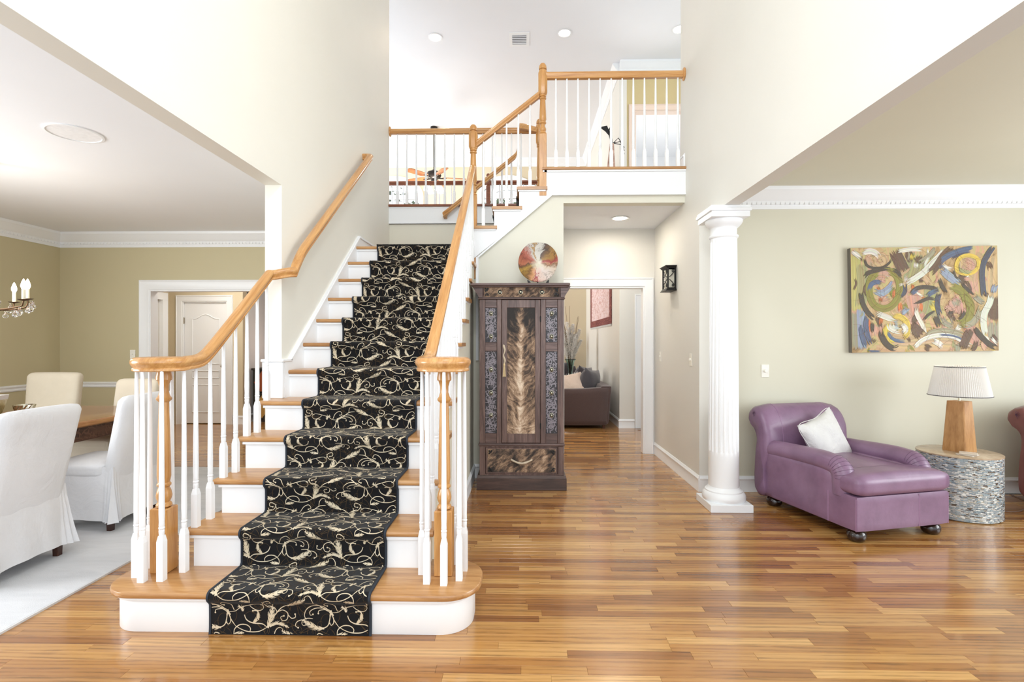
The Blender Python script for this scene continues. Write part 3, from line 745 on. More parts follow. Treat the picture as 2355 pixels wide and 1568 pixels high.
# railing on the far side of the upper hall
fr_ = thing('gallery_railing', 'darker wood railing with white balusters overlooking the great room', 'railing', (-.3, 8.72, 3.152))
part('handrail', MB().sweep(RP, [Vector((-3.6, 8.72, 4.068)), Vector((1.55, 8.72, 4.068))]), M['cherry'], fr_, 35)
newelp = MB().rbox(-.62, -.55, 8.685, 8.755, 3.15, 4.04, .004, 1).lathe([(.035, 4.03), (.03, 4.05), (.042, 4.07), (.042, 4.19), (.03, 4.2), (.04, 4.22), (.03, 4.25), (0, 4.265)], (-.585, 8.72, 0), 14)
part('newel_post', newelp, M['cherry'], fr_, 35)
i = 0
x = -3.5
while x < 1.5:
    if abs(x+.585) > .06: part('baluster', gal_bal(x, 8.72, 3.15, 4.072), M['white'], fr_, 35)
    x += .205 if x > -3.2 else .22
# ================================================================== STAIR RUNNER
M['carpet'] = None
t = NT('runner_black'); v = t.coord((1, 1, 1), 'Object'); n = t.noise(v, 700, 2); n2 = t.noise(v, 22, 4)
c = t.mix(n, (8, 8, 10), (30, 29, 31)); t.bump(n, .35, .003); M['carpet'] = t.set(c, .95, Sheen_Weight=.12, Specular_IOR_Level=.15)
t = NT('runner_cream'); v = t.coord((1, 1, 1), 'Object'); n = t.noise(v, 500, 2); n2 = t.noise(v, 28, 2)
c = t.mix(n2, (206, 186, 150), (238, 230, 212)); c = t.mix(t.math('MULTIPLY', n, .5), c, (178, 156, 118)); t.bump(n, .4, .003); M['scroll'] = t.set(c, .95, Specular_IOR_Level=.15)
t = NT('runner_brown'); v = t.coord((1, 1, 1), 'Object'); n = t.noise(v, 60, 3)
M['scroll2'] = t.set(t.mix(n, (36, 30, 26), (104, 84, 58)), .95, Specular_IOR_Level=.1)
M['binding'] = plain('runner_binding', (40, 46, 56), .9)
CT = .011
prof = [(ris(1)-CT-.004, .0)]
for k in range(1, 13):
    yr = ris(k)-CT; yn = nos(k)-CT; z = k*R
    prof += [(yr, (k-1)*R+.03), (yr, z-.075), (yr-.003, z-.052), (yn+.006, z-.036), (yn-.001, z-.022), (yn+.001, z-.006), (yn+.008, z+.004), (yn+.022, z+CT-.001), (yn+.05, z+CT)]
    if k < 12:
        yr2 = ris(k+1)-CT
        prof += [(yr2-.03, z+CT), (yr2-.008, z+CT+.004), (yr2-.001, z+CT+.012)]
    else: prof += [(5.9, z+CT)]
cp = catmull([(0, a, b) for a, b in prof], .008)
# arc length table
ARC = [0.]
for a, b in zip(cp[:-1], cp[1:]): ARC.append(ARC[-1]+(b-a).length)
import bisect
def onpath(u):
    i = min(max(bisect.bisect_right(ARC, u)-1, 0), len(cp)-2)
    t = (u-ARC[i])/max(1e-9, ARC[i+1]-ARC[i]); p = cp[i].lerp(cp[i+1], t)
    a = cp[max(i-1, 0)]; b = cp[min(i+2, len(cp)-1)]; d = (b-a).normalized(); n = Vector((0, -d.z, d.y))
    return p, n
CX0, CX1 = -1.487, -.712
run = thing('stair_runner', 'black carpet runner with cream scrolls going down the main stairs', 'carpet', (-1.1, 2.4, 0))
def strip(x0, x1, lift, thick):
    m = MB(); vs = []; fs = []
    for i, p in enumerate(cp):
        a = cp[max(i-1, 0)]; b = cp[min(i+1, len(cp)-1)]; d = (b-a).normalized(); n = Vector((0, -d.z, d.y))
        for x in (x0, x1):
            q = p+n*lift; vs.append((x, q.y, q.z)); q = p-n*(thick-lift*0); vs.append((x, q.y, q.z))
    for i in range(len(cp)-1):
        b = i*4
        fs += [(b, b+2, b+6, b+4), (b+1, b+5, b+7, b+3), (b, b+4, b+5, b+1), (b+2, b+3, b+7, b+6)]
    fs += [(0, 1, 3, 2), tuple(len(vs)-4+j for j in (0, 2, 3, 1))]
    return m.add(vs, fs)
part('pile', strip(CX0+.008, CX1-.008, 0, .007), M['carpet'], run, 60)
for a, b in ((CX0, CX0+.010), (CX1-.010, CX1)): part('binding', strip(a, b, .0015, .008), M['binding'], run, 60)
# scroll pattern (flat ribbons of lighter pile lying on the runner)
def smooth2(P, step=.005): return [(p.x, p.y) for p in catmull([(a, b, 0) for a, b in P], step)]
def rib_pts(pts, w):
    """2-D ribbon -> list of (left,right) pairs; w(t) half width"""
    out = []; n = len(pts)
    for i, p in enumerate(pts):
        a = pts[max(i-1, 0)]; b = pts[min(i+1, n-1)]; dx, dy = b[0]-a[0], b[1]-a[1]; L = hypot(dx, dy) or 1
        h = w(i/max(1, n-1)); out.append(((p[0]-dy/L*h, p[1]+dx/L*h), (p[0]+dy/L*h, p[1]-dx/L*h)))
    return out
def quads_rib(pts, w):
    r = rib_pts(pts, w); return [(r[i][0], r[i][1], r[i+1][1], r[i+1][0]) for i in range(len(r)-1)]
def disc(c, r, n=8): return [[(c[0]+r*cos(2*pi*i/n), c[1]+r*sin(2*pi*i/n)) for i in range(n)]]
def curl(p, ang, L, k0, k1, w=.0030, ball=.0055, step=.005):
    """clothoid scroll starting at p"""
    pts = [p]; a = ang; s = 0
    n = int(L/step)
    for i in range(n):
        u = i/n; a += (k0+(k1-k0)*u*u)*step
        pts.append((pts[-1][0]+cos(a)*step, pts[-1][1]+sin(a)*step))
    q = quads_rib(pts, lambda t: w*(.55+.45*sin(pi*min(1, t*1.2+.1))))
    return q+(disc(pts[-1], ball) if ball else [])
def plume(P, lobe=.024, w=.0042, n=6):
    n = max(3, int(sum(hypot(b[0]-a[0], b[1]-a[1]) for a, b in zip(P[:-1], P[1:]))/.0085))
    """acanthus leaf along rib P, from base to tip"""
    pts = smooth2(P, .005); q = quads_rib(pts, lambda t: w*.62*(1-.75*t)+.001); N = len(pts)
    for i in range(n):
        j = int((.12+.8*i/n)*(N-1)); a = pts[max(j-1, 0)]; b = pts[min(j+1, N-1)]; d = atan2(b[1]-a[1], b[0]-a[0])
        L = lobe*.86*(1.15-.75*abs(i/n-.35)*1.3)
        for sd in (1, -1):
            s = [pts[j]]; ang = d+sd*.80
            for t in range(5):
                ang -= sd*.07; s.append((s[-1][0]+cos(ang)*L/5, s[-1][1]+sin(ang)*L/5))
            q += quads_rib(s, lambda t: .0022*(1-t)**.7*(.6+.4*sin(pi*min(1, t*1.6)))+.0003)
    return q
ZS = .00037
def Z(*p): return [((x-590)*ZS, (1490-y)*ZS) for x, y in p]
def motif():
    q = []; st_ = lambda P, w=.0032: q.extend(quads_rib(smooth2(P), lambda t: w*.54*(.6+.4*sin(pi*t))))
    def cu(P, w=.0034, b=.0055): p = smooth2(P); q.extend(quads_rib(p, lambda t: w*.56*(.7+.3*sin(pi*t)))); q.extend(disc(p[-1], b*.75))
    q += plume(Z((520, 1400), (430, 1395), (330, 1350), (250, 1305)), .030, .006)
    cu(Z((330, 1330), (240, 1295), (170, 1320), (150, 1370), (185, 1395)))
    st_(Z((600, 1180), (590, 1290), (560, 1370), (470, 1410), (400, 1400)), .0042)
    cu(Z((600, 1185), (510, 1120), (390, 1105), (300, 1150), (265, 1230), (285, 1285)), .0034, .003)
    cu(Z((590, 1165), (500, 1140), (400, 1145), (335, 1190), (345, 1235), (375, 1222)))
    cu(Z((580, 1170), (520, 1160), (450, 1175), (445, 1210)))
    q += plume(Z((600, 1170), (610, 1210), (640, 1240)), .02, .008, 3)
    st_(Z((610, 1200), (700, 1190), (760, 1150), (840, 1120), (1000, 1085), (1060, 1110)))
    q += plume(Z((800, 1190), (790, 1150), (740, 1120)), .022, .006, 3)
    st_(Z((620, 1220), (650, 1300), (700, 1370)), .004)
    cu(Z((640, 1260), (640, 1330), (610, 1360), (590, 1335)))
    st_(Z((690, 1490), (695, 1420), (760, 1365), (850, 1365), (900, 1410), (890, 1455)), .0045)
    st_(Z((700, 1375), (780, 1420), (880, 1450), (1010, 1445), (1120, 1390)), .004)
    q += plume(Z((690, 1480), (760, 1470), (820, 1465)), .018, .005, 4)
    q += plume(Z((1120, 1400), (1150, 1320), (1165, 1240), (1190, 1130)), .034, .008, 7)
    q += plume(Z((1150, 1385), (1220, 1345), (1300, 1350), (1395, 1395)), .020, .005, 5)
    st_(Z((1150, 1340), (1210, 1240), (1300, 1140), (1390, 1100)), .004)
    q += plume(Z((1380, 1110), (1450, 1075), (1540, 1030), (1620, 985)), .030, .006, 7)
    st_(Z((1620, 1045), (1720, 1060), (1820, 1130), (1915, 1190)), .0042)
    cu(Z((1230, 1210), (1310, 1170), (1380, 1210), (1370, 1290), (1310, 1305), (1290, 1260), (1330, 1245)))
    cu(Z((1390, 1235), (1430, 1275), (1480, 1260), (1475, 1222)))
    cu(Z((1000, 1300), (1010, 1250), (985, 1185), (930, 1185)), .005)
    q += plume(Z((935, 1340), (990, 1270), (1000, 1190)), .02, .006, 4)
    st_(Z((820, 1235), (850, 1300), (930, 1340), (1050, 1350), (1110, 1390)), .005)
    cu(Z((1060, 1100), (1090, 1030), (1160, 1010), (1170, 1060), (1120, 1075)))
    cu(Z((690, 1180), (640, 1080), (560, 1040), (520, 1090), (560, 1110)))
    return q
MOT = motif()
me_ = random.Random(15)
for i in range(5): MOT += curl((me_.uniform(0, .49), me_.uniform(0, .16)), me_.uniform(0, 6.3), me_.uniform(.07, .11), me_.uniform(5, 15)*me_.choice((-1, 1)), me_.uniform(90, 150)*me_.choice((-1, 1)), .0019, .0032, .005)
TW = .492; L = ARC[-1]-.65
mr = random.Random(5)
BG = []
for i in range(34):
    BG += curl((mr.uniform(0, TW), mr.uniform(0, .23)), mr.uniform(0, 6.3), mr.uniform(.10, .16), mr.uniform(5, 15)*mr.choice((-1, 1)), mr.uniform(60, 110)*mr.choice((-1, 1)), .0011, 0, .006)
def lay(motifs, lift, period=.168):
    m = MB(); H = CX1-CX0
    nrow = int(L/period)+2
    for r in range(-1, nrow):
        for cidx in range(-2, 4):
            for qi, q in enumerate(motifs):
                ok = True; P = []
                for a, b in q:
                    if r % 2: a = TW*1.32-a
                    x = a+cidx*TW+.085; u = b+r*period
                    if x < .014 or x > H-.014 or u < .003 or u > L: ok = False; break
                    P.append((x, u))
                if not ok: continue
                vs = []
                for x, u in P:
                    p, n = onpath(u); p = p+n*(lift+.00004*((qi*7) % 13)); vs.append((CX0+x, p.y, p.z))
                m.add(vs, [tuple(range(len(vs)))])
    return m
part('scroll_pattern', lay(BG, .0009), M['scroll2'], run, kind='stuff')
part('scroll_pattern', lay(MOT, .0016), M['scroll'], run, kind='stuff')
# runner on the upper flight
pr = [(UX[13]-.4, LZ+CT)]
for k in (13, 14, 15, 16):
    xn = UX[k]; z = k*R
    pr += [(xn+.012, (k-1)*R+CT+.005), (xn+.012, z-.06), (xn-.011, z-.03), (xn-.008, z-.004), (xn+.02, z+CT)]
    if k < 16: pr += [(UX[k+1]+.0, z+CT)]
pr += [(.6, 16*R+CT)]
m = MB(); vs = []; fs = []
for x, z in pr: vs += [(x, 5.50, z), (x, 6.28, z), (x+.006, 5.50, z-.008), (x+.006, 6.28, z-.008)]
for i in range(len(pr)-1):
    b = i*4; fs += [(b, b+1, b+5, b+4), (b, b+4, b+6, b+2), (b+1, b+3, b+7, b+5), (b+2, b+6, b+7, b+3)]
single('stair_runner', m.add(vs, fs), M['carpet'], 'black carpet runner on the short upper flight', 'carpet', 40)
# ================================================================== COLUMN
CXc, CYc = 1.697, 4.36
co = thing('column', 'white fluted column standing at the living room opening', 'column', (CXc, CYc, 0)); co['kind'] = 'structure'
part('plinth', MB().rbox(CXc-.172, CXc+.172, CYc-.178, CYc+.172, 0, .062, .003, 1), M['white'], co)
part('base', MB().lathe([(.165, .06), (.172, .075), (.174, .095), (.168, .118), (.155, .132), (.150, .136), (.150, .146), (.143, .152), (.132, .160), (.124, .175)], (CXc, CYc, 0), 48), M['white'], co, 40)
def shaft():
    m = MB(); N = 20; sub = 8; vs = []; fs = []
    zs = [(.17, 0), (.43, 0), (.455, 0), (.470, .5), (.485, 1)]+[(.485+1.72*i/12, 1) for i in range(1, 13)]+[(2.225, .6), (2.24, 0), (2.255, 0)]
    n = N*sub
    for z, d in zs:
        u = (z-.17)/2.1; r = .1215-.0165*u**1.5
        for j in range(n):
            ph = (j % sub)/sub; w = abs(ph-.5)*2; fl = 0 if w > .72 else sqrt(max(0, 1-(w/.72)**2))
            rr = r-d*fl*.0095; a = 2*pi*j/n; vs.append((CXc+rr*cos(a), CYc+rr*sin(a), z))
    for i in range(len(zs)-1):
        for j in range(n): fs.append((i*n+j, i*n+(j+1) % n, (i+1)*n+(j+1) % n, (i+1)*n+j))
    return m.add(vs, fs)
part('shaft', shaft(), M['white'], co, 25)
part('capital', MB().lathe([(.104, 2.25), (.112, 2.257), (.118, 2.266), (.118, 2.274), (.110, 2.282), (.1045, 2.288), (.1045, 2.335), (.110, 2.342), (.122, 2.352), (.140, 2.372), (.148, 2.388), (.150, 2.402), (.146, 2.408)], (CXc, CYc, 0), 48), M['white'], co, 40)
part('abacus', MB().rbox(CXc-.160, CXc+.150, CYc-.165, CYc+.165, 2.406, 2.452, .002, 1).rbox(CXc-.172, CXc+.160, CYc-.178, CYc+.178, 2.452, 2.478, .003, 1).rbox(CXc-.165, CXc+.153, CYc-.17, CYc+.17, 2.478, 2.499, .002, 1), M['white'], co)
# ================================================================== ARMOIRE
M['arm'] = wood('armoire_wood', ((58, 43, 40), (92, 70, 64), (126, 102, 94)), (26, 26, 2.2), .38)
M['armx'] = wood('armoire_wood_rail', ((58, 43, 40), (90, 69, 64), (126, 102, 96)), (2.4, 26, 26), .38)
M['armdark'] = wood('armoire_plinth', ((46, 34, 30), (70, 52, 46), (92, 70, 62)), (2.2, 24, 24), .42)
def hide_mat(name, mirror, light=1.):
    """brindled cowhide: short hairs fanning out from a pale spine, with irregular dark patches"""
    t = NT(name); v = t.coord((1, 1, 1), 'Object')
    wv = t.add('ShaderNodeTexNoise'); wv.inputs['Scale'].default_value = 7; wv.inputs['Detail'].default_value = 3; t.link(v, wv.inputs['Vector'])
    wo = t.add('ShaderNodeVectorMath', operation='SUBTRACT'); t.link(wv.outputs['Color'], wo.inputs[0]); wo.inputs[1].default_value = (.5, .5, .5)
    ws = t.add('ShaderNodeVectorMath', operation='SCALE'); t.link(wo.outputs[0], ws.inputs[0]); ws.inputs['Scale'].default_value = .10 if mirror else .07
    wa = t.add('ShaderNodeVectorMath', operation='ADD'); t.link(v, wa.inputs[0]); t.link(ws.outputs[0], wa.inputs[1])
    sp = t.add('ShaderNodeSeparateXYZ'); t.link(wa.outputs[0], sp.inputs[0]); so = t.add('ShaderNodeSeparateXYZ'); t.link(v, so.inputs[0])
    x = t.math('ADD', sp.outputs[0], .015); x0 = t.math('ADD', so.outputs[0], .012)
    ax = t.math('ABSOLUTE', x) if mirror else x
    sl = 1.15 if mirror else .8
    u = t.math('SUBTRACT', t.math('MULTIPLY', ax, sl), sp.outputs[2]); w = t.math('ADD', ax, t.math('MULTIPLY', sp.outputs[2], sl))
    def field(a, b, d, k):
        cb = t.add('ShaderNodeCombineXYZ'); t.link(t.math('MULTIPLY', w, a), cb.inputs[0]); t.link(t.math('MULTIPLY', u, b), cb.inputs[1]); t.link(t.math('MULTIPLY', x0, 60 if mirror else 5), cb.inputs[2]) if k else None
        return t.noise(cb.outputs[0], 1.0, d, .6, .3)
    n = field(8, 30, 4, 0); n2 = field(40, 330, 3, 0)
    big = t.noise(t.coord((9, 9, 4.5), 'Object'), 1.0, 3, .55, .6)
    f = t.math('ADD', t.math('MULTIPLY', n, .55), t.math('ADD', t.math('MULTIPLY', n2, .40), t.math('MULTIPLY', big, .75)))
    f = t.math('SUBTRACT', f, .36)
    if mirror:
        s2 = t.math('MAXIMUM', t.math('SUBTRACT', 1.0, t.math('MULTIPLY', t.math('ABSOLUTE', x), 26.)), 0.)
        f = t.math('ADD', f, t.math('MULTIPLY', s2, .20))
        top = t.math('MULTIPLY', t.math('MAXIMUM', t.math('SUBTRACT', so.outputs[2], 1.42), 0.), t.math('MULTIPLY', t.math('ABSOLUTE', x0), 7.))
        f = t.math('SUBTRACT', f, top)
        f = t.math('SUBTRACT', f, t.math('MULTIPLY', t.math('SUBTRACT', so.outputs[2], 1.1), .12))
    r = t.ramp(f, [(.34, (32, 26, 23)), (.44, (78, 62, 52)), (.52, (130, 104, 82)), (.63, (180, 152, 126)), (.80, (226, 208, 186))])
    t.bump(n2, .35, .003)
    return t.set(r.outputs[0], .7, Sheen_Weight=.2)
M['hide'] = hide_mat('cow_hide_door', True); M['hide2'] = hide_mat('cow_hide_strip', False)
t = NT('tooled_leather_ground'); n = t.noise(t.coord((1, 1, 1)), 120, 3)
M['leatherdark'] = t.set(t.ramp(n, [(.3, (26, 24, 28)), (.7, (58, 54, 60))]).outputs[0], .45)
M['leatherhi'] = plain('tooled_leather_raised', (136, 128, 136), .32)
M['bronze'] = plain('aged_bronze', (120, 108, 78), .35, .85); M['bronzehi'] = plain('concho_silver', (206, 200, 178), .3, .8)
M['black'] = plain('black_iron', (28, 26, 26), .45, .3)
M['antler'] = plain('antler', (196, 180, 158), .45); M['tassel'] = plain('tassel_hide', (214, 192, 150), .8)
AX0, AX1 = -.405, .385; AF = 4.80; AB = 5.18; AC = -.012
ar = thing('armoire', 'dark carved wooden armoire with cowhide door panel and tooled leather sides', 'armoire', (AC, 5.0, 0))
part('plinth', MB().rbox(AX0-.025, AX1+.025, AF-.025, AB, 0, .112, .004, 1).poly([(AF-.025, .112), (AF-.005, .135), (AB, .135), (AB, .112)], [], 'X', AX0-.018, AX1+.018), M['armdark'], ar)
# carcass: sides, back
m = MB().box(AX0, AX0+.03, AF+.02, AB, .13, 1.79).box(AX1-.03, AX1, AF+.02, AB, .13, 1.79).box(AX0, AX1, AB-.02, AB, .13, 1.79).box(AX0+.03, AX1-.03, AF+.06, AB-.02, .13, .16).box(AX0+.03, AX1-.03, AF+.06, AB-.02, 1.76, 1.79)
part('carcass', m, M['arm'], ar)
LX = [AX0, -.352, -.242, -.198]; RX = [.168, .216, .326, AX1]
for a, b in ((LX[0], LX[1]), (LX[2], LX[3]), (RX[0], RX[1]), (RX[2], RX[3])): part('stile', MB().rbox(a, b, AF, AF+.025, .435, 1.785, .003, 1), M['arm'], ar)
for a, b in ((LX[1], LX[2]), (RX[1], RX[2])):
    for z0, z1 in ((.435, .528), (1.298, 1.382), (1.708, 1.785)): part('rail', MB().rbox(a, b, AF+.002, AF+.025, z0, z1, .003, 1), M['armx'], ar)
PANR = []
for a, b in ((LX[1], LX[2]), (RX[1], RX[2])):
    for z0, z1 in ((.528, 1.298), (1.382, 1.708)): PANR.append((a, b, z0, z1))
cr = random.Random(3)
for a, b, z0, z1 in PANR:
    p = part('tooled_panel', MB().box(a, b, AF+.012, AF+.024, z0, z1), M['leatherdark'], ar)
    m = MB(); n = int((z1-z0)*(b-a)*2600)
    for i in range(n):
        q = curl((cr.uniform(a+.006, b-.006), cr.uniform(z0+.006, z1-.006)), cr.uniform(0, 6.3), cr.uniform(.035, .075), cr.uniform(5, 40)*cr.choice((-1, 1)), cr.uniform(60, 140)*cr.choice((-1, 1)), .0034, .004, .005)
        for fi, f in enumerate(q):
            if all(a+.001 < x < b-.001 and z0+.001 < z < z1-.001 for x, z in f): m.add([(x, AF+.0116-.00003*(i % 150)-.000004*(fi % 7), z) for x, z in f], [tuple(range(len(f)))])
    part('tooling', m, M['leatherhi'], p, kind='stuff')
def concho(x, z, y=AF, s=1.):
    c = part('concho', MB().lathe([(.020*s, 0), (.0205*s, .004), (.017*s, .007), (.0165*s, .005)], (x, y, z), 18, 'Y', (.95, 1.15)).xf(Matrix.Translation((0, 2*y, 0)) @ Matrix.Scale(-1, 4, (0, 1, 0))), M['bronzehi'], ar, 30)
    part('concho_boss', MB().lathe([(.0165*s, 0.001), (.0155*s, .009), (.010*s, .0115), (.0085*s, .010)], (x, y, z), 18, 'Y', (.95, 1.15)).xf(Matrix.Translation((0, 2*y, 0)) @ Matrix.Scale(-1, 4, (0, 1, 0))), M['black'], c, 30)
    part('concho_eye', MB().lathe([(.0095*s, 0.008), (.0075*s, .0125), (.003*s, .015), (0, .0155)], (x, y, z), 16, 'Y', (.95, 1.15)).xf(Matrix.Translation((0, 2*y, 0)) @ Matrix.Scale(-1, 4, (0, 1, 0))), M['bronzehi'], c, 30)
for px in (-.297, .271):
    for z in (1.652, 1.437, 1.125, .908, .698): concho(px, z, AF+.008)
part('drawer_stile', MB().rbox(AX0, AX0+.055, AF, AF+.025, .135, .41, .003, 1).rbox(AX1-.055, AX1, AF, AF+.025, .135, .41, .003, 1).box(AX0+.055, AX1-.055, AF+.004, AF+.025, .135, .146).box(AX0+.055, AX1-.055, AF+.004, AF+.025, .398, .41), M['arm'], ar)
part('waist_moulding', MB().rbox(AX0-.010, AX1+.010, AF-.014, AB, .410, .436, .008, 2), M['armx'], ar)
# drawer
d = part('drawer', MB().rbox(AX0+.058, AX1-.058, AF-.002, AF+.03, .149, .396, .003, 1), M['arm'], ar)
part('hide_panel', MB().rbox(AX0+.075, AX1-.075, AF-.006, AF+.002, .163, .383, .003, 1), M['hide2'], d, label='dark brindled cowhide panel')
hp = [Vector((-.105+.19*t/10, AF-.018-.022*sin(pi*t/10), .285-.028*sin(pi*t/10))) for t in range(11)]
part('handle', MB().tube(hp, lambda u: .011-.004*abs(u-.5)*1.2+.0015*sin(u*20), 10).tube([hp[0], hp[0]+Vector((0, .02, 0))], .008, 8).tube([hp[-1], hp[-1]+Vector((0, .02, 0))], .008, 8), M['antler'], d, 50, label='curved antler handle')
def studs(x, z, sx, sz, y, parent, nm='corner_stud'):
    m = MB()
    for dx, dz in ((0, 0), (.021, 0), (0, .021), (.012, .013)):
        m.lathe([(.009, 0), (.0085, -.005), (.004, -.006), (.0035, -.003), (0, -.003)], (x+sx*dx, y, z+sz*dz), 10, 'Y')
    part(nm, m, M['black'], parent, 30)
for x, sx in ((AX0+.093, 1), (AX1-.093, -1)):
    for z, sz in ((.182, 1), (.364, -1)): studs(x, z, sx, sz, AF-.006, d)
# door
dm = MB(); a, b = LX[3]+.003, RX[0]-.003
for x0, x1, z0, z1 in ((a, -.146, .440, 1.781), (.116, b, .440, 1.781), (-.146, .116, .440, .527), (-.146, .116, 1.706, 1.781)): dm.rbox(x0, x1, AF-.004, AF+.02, z0, z1, .003, 1)
d = part('door', dm, M['arm'], ar)
part('hide_panel', MB().rbox(-.150, .120, AF+.002, AF+.014, .523, 1.71, .002, 1), M['hide'], d, label='brindled cowhide door panel with pale spine')
hp = [Vector((-.172+.006*sin(t*.9), AF-.022-.012*sin(pi*t/12), 1.185+.17*t/12)) for t in range(13)]
part('handle', MB().tube(hp, lambda u: .0085+.0025*sin(u*9), 10).tube([hp[0], hp[0]+Vector((0, .02, 0))], .007, 8).tube([hp[-1], hp[-1]+Vector((0, .02, 0))], .007, 8), M['antler'], d, 50, label='long pale antler handle')
tm = MB().lathe([(.006, 1.19), (.010, 1.182), (.010, 1.165), (.007, 1.16)], (-.172, AF-.022, 0), 10)
for i in range(9): tm.tube([(-.178+.0015*i, AF-.024+.002*(i % 3), 1.165), (-.185+.0032*i, AF-.024+.003*(i % 3), 1.06+.004*(i % 2))], .0022, 5)
part('tassel', tm, M['tassel'], d, 50, label='pale hide tassel hanging from the handle')
for z in (1.6, .6): part('hinge', MB().lathe([(.006, z-.025), (.006, z+.025)], (RX[0]-.001, AF-.005, 0), 8), M['black'], d)
# cornice
part('frieze_moulding', MB().rbox(AX0-.012, AX1+.012, AF-.016, AB, 1.785, 1.802, .006, 2), M['armx'], ar)
part('frieze', MB().poly([(AF-.004, 1.80), (AF-.030, 1.90), (AB, 1.90), (AB, 1.80)], [], 'X', AX0+.002, AX1-.002), M['armx'], ar)
part('hide_panel', MB().poly([(AF-.009, 1.806), (AF-.033, 1.897), (AF-.020, 1.897), (AF+.004, 1.806)], [], 'X', AX0+.045, AX1-.045), M['hide2'], ar, label='pale brindled cowhide strip')
cm = MB()
for sx, x in ((-1, AX0), (1, AX1)):
    cm.poly([(x-sx*.03, 1.80), (x+sx*.004, 1.80), (x+sx*.012, 1.82), (x+sx*.045, 1.87), (x+sx*.062, 1.905), (x-sx*.03, 1.905)], [], 'Y', AF-.03, AB)
part('cornice_bracket', cm, M['armx'], ar)
part('cornice', MB().rbox(AX0-.072, AX1+.052, AF-.085, AB, 1.903, 1.930, .008, 2).rbox(AX0-.055, AX1+.04, AF-.06, AB, 1.893, 1.905, .004, 1), M['armx'], ar)
for x in (-.213, -.019, .180): concho(x, 1.852, AF-.018, 1.12)
for x, sx in ((AX0+.06, 1), (AX1-.06, -1)):
    studs(x, 1.826, sx, 1, AF-.0145, ar); studs(x, 1.882, sx, -1, AF-.029, ar)
# ================================================================== GLASS PLATE ON ARMOIRE
def plate_mat():
    t = NT('fused_glass_plate'); v = t.coord((1, 1, 1), 'Object')
    sp = t.add('ShaderNodeSeparateXYZ'); t.link(v, sp.inputs[0])
    at = t.math('ARCTAN2', sp.outputs[2], sp.outputs[0])
    rad = t.math('POWER', t.math('ADD', t.math('POWER', sp.outputs[0], 2.0), t.math('POWER', sp.outputs[2], 2.0)), .5)
    wob = t.noise(t.coord((11, 11, 11), 'Object'), 1.0, 4, .6, .8)
    ang = t.math('FRACT', t.math('ADD', t.math('DIVIDE', at, 2*pi), t.math('ADD', 1.0, t.math('MULTIPLY', t.math('SUBTRACT', wob, .5), .22))))
    Rm = t.ramp(ang, [(0, (196, 120, 104)), (.04, (160, 60, 60)), (.09, (176, 134, 62)), (.15, (120, 84, 40)), (.19, (78, 50, 32)), (.205, (214, 212, 206)), (.27, (222, 220, 214)), (.285, (176, 132, 48)), (.32, (214, 214, 210)), (.38, (190, 110, 92)), (.44, (156, 78, 58)), (.50, (186, 112, 80)), (.53, (92, 60, 40)), (.57, (186, 148, 62)), (.62, (120, 84, 36)), (.67, (214, 158, 110)), (.71, (226, 176, 140)), (.73, (172, 60, 84)), (.75, (236, 206, 196)), (.85, (238, 226, 222)), (.93, (232, 214, 196)), (.97, (150, 110, 80)), (1, (206, 160, 128))][:32])
    cen = t.math('SUBTRACT', .75, t.math('MULTIPLY', rad, 11.)); cen = t.math('MINIMUM', t.math('MAXIMUM', t.math('MULTIPLY', t.math('ADD', cen, t.math('MULTIPLY', t.math('SUBTRACT', wob, .5), 2.2)), 1.6), 0.), 1.)
    c = t.mix(cen, Rm.outputs[0], (230, 224, 204))
    vein = t.noise(t.coord((13, 13, 13), 'Object'), 1.0, 4, .55, .9)
    vm = t.ramp(vein, [(.47, (255, 255, 255)), (.495, (92, 70, 50)), (.52, (255, 255, 255))])
    ed = t.math('MINIMUM', t.math('MAXIMUM', t.math('MULTIPLY', t.math('SUBTRACT', rad, .08), 8.), 0.), .8)
    c = t.mix(ed, c, vm.outputs[0], 'MULTIPLY'); c = t.mix(1.0, c, (226, 222, 216), 'MULTIPLY')
    t.bump(wob, .25, .01)
    return t.set(c, .38, Coat_Weight=.12)
pl = thing('glass_plate', 'round art glass plate in amber, rust and pearl standing on the armoire', 'plate', (.148, 4.95, 1.955))
prf = [(0, .004), (.05, .005), (.10, .014), (.15, .032), (.186, .048), (.190, .044), (.188, .036), (.15, .020), (.10, .003), (.05, -.006), (0, -.007)]
m = MB().lathe(prf, (0, 0, 0), 56, 'Y', (1, 1.10))
m.v = [(x+(.004*sin(3*atan2(z, x)) if hypot(x, z) > .15 else 0), y, z if z < .193 else .193+(z-.193)*.3) for x, y, z in m.v]
m.xf(Matrix.Scale(-1, 4, (0, 1, 0)))
o = link('plate_disc', m.mesh('plate_disc', plate_mat(), 40), pl); o.location = (0, .02, .192); o.rotation_euler = (radians(-14), 0, 0)
ps = thing('plate_stand', 'small black easel stand holding the glass plate', 'stand', (.148, 4.95, 1.930))
m = MB()
for s in (-1, 1):
    m.tube([(.148+s*.055, 5.04, 1.936), (.148+s*.072, 4.92, 1.936), (.148+s*.082, 4.885, 1.943), (.148+s*.092, 4.878, 1.968)], .006, 8)
    m.poly([(.148+s*.040, 1.931), (.148+s*.095, 1.931), (.148+s*.105, 1.975), (.148+s*.085, 1.968), (.148+s*.07, 1.945)], [], 'Y', 4.868, 4.886)
m.box(.093, .203, 4.872, 4.886, 1.931, 1.940).tube([(.148, 5.05, 1.936), (.148, 5.055, 2.12)], .006, 8).tube([(.093, 5.04, 1.936), (.203, 5.04, 1.936)], .006, 8)
part('easel', m, M['black'], ps, 40)
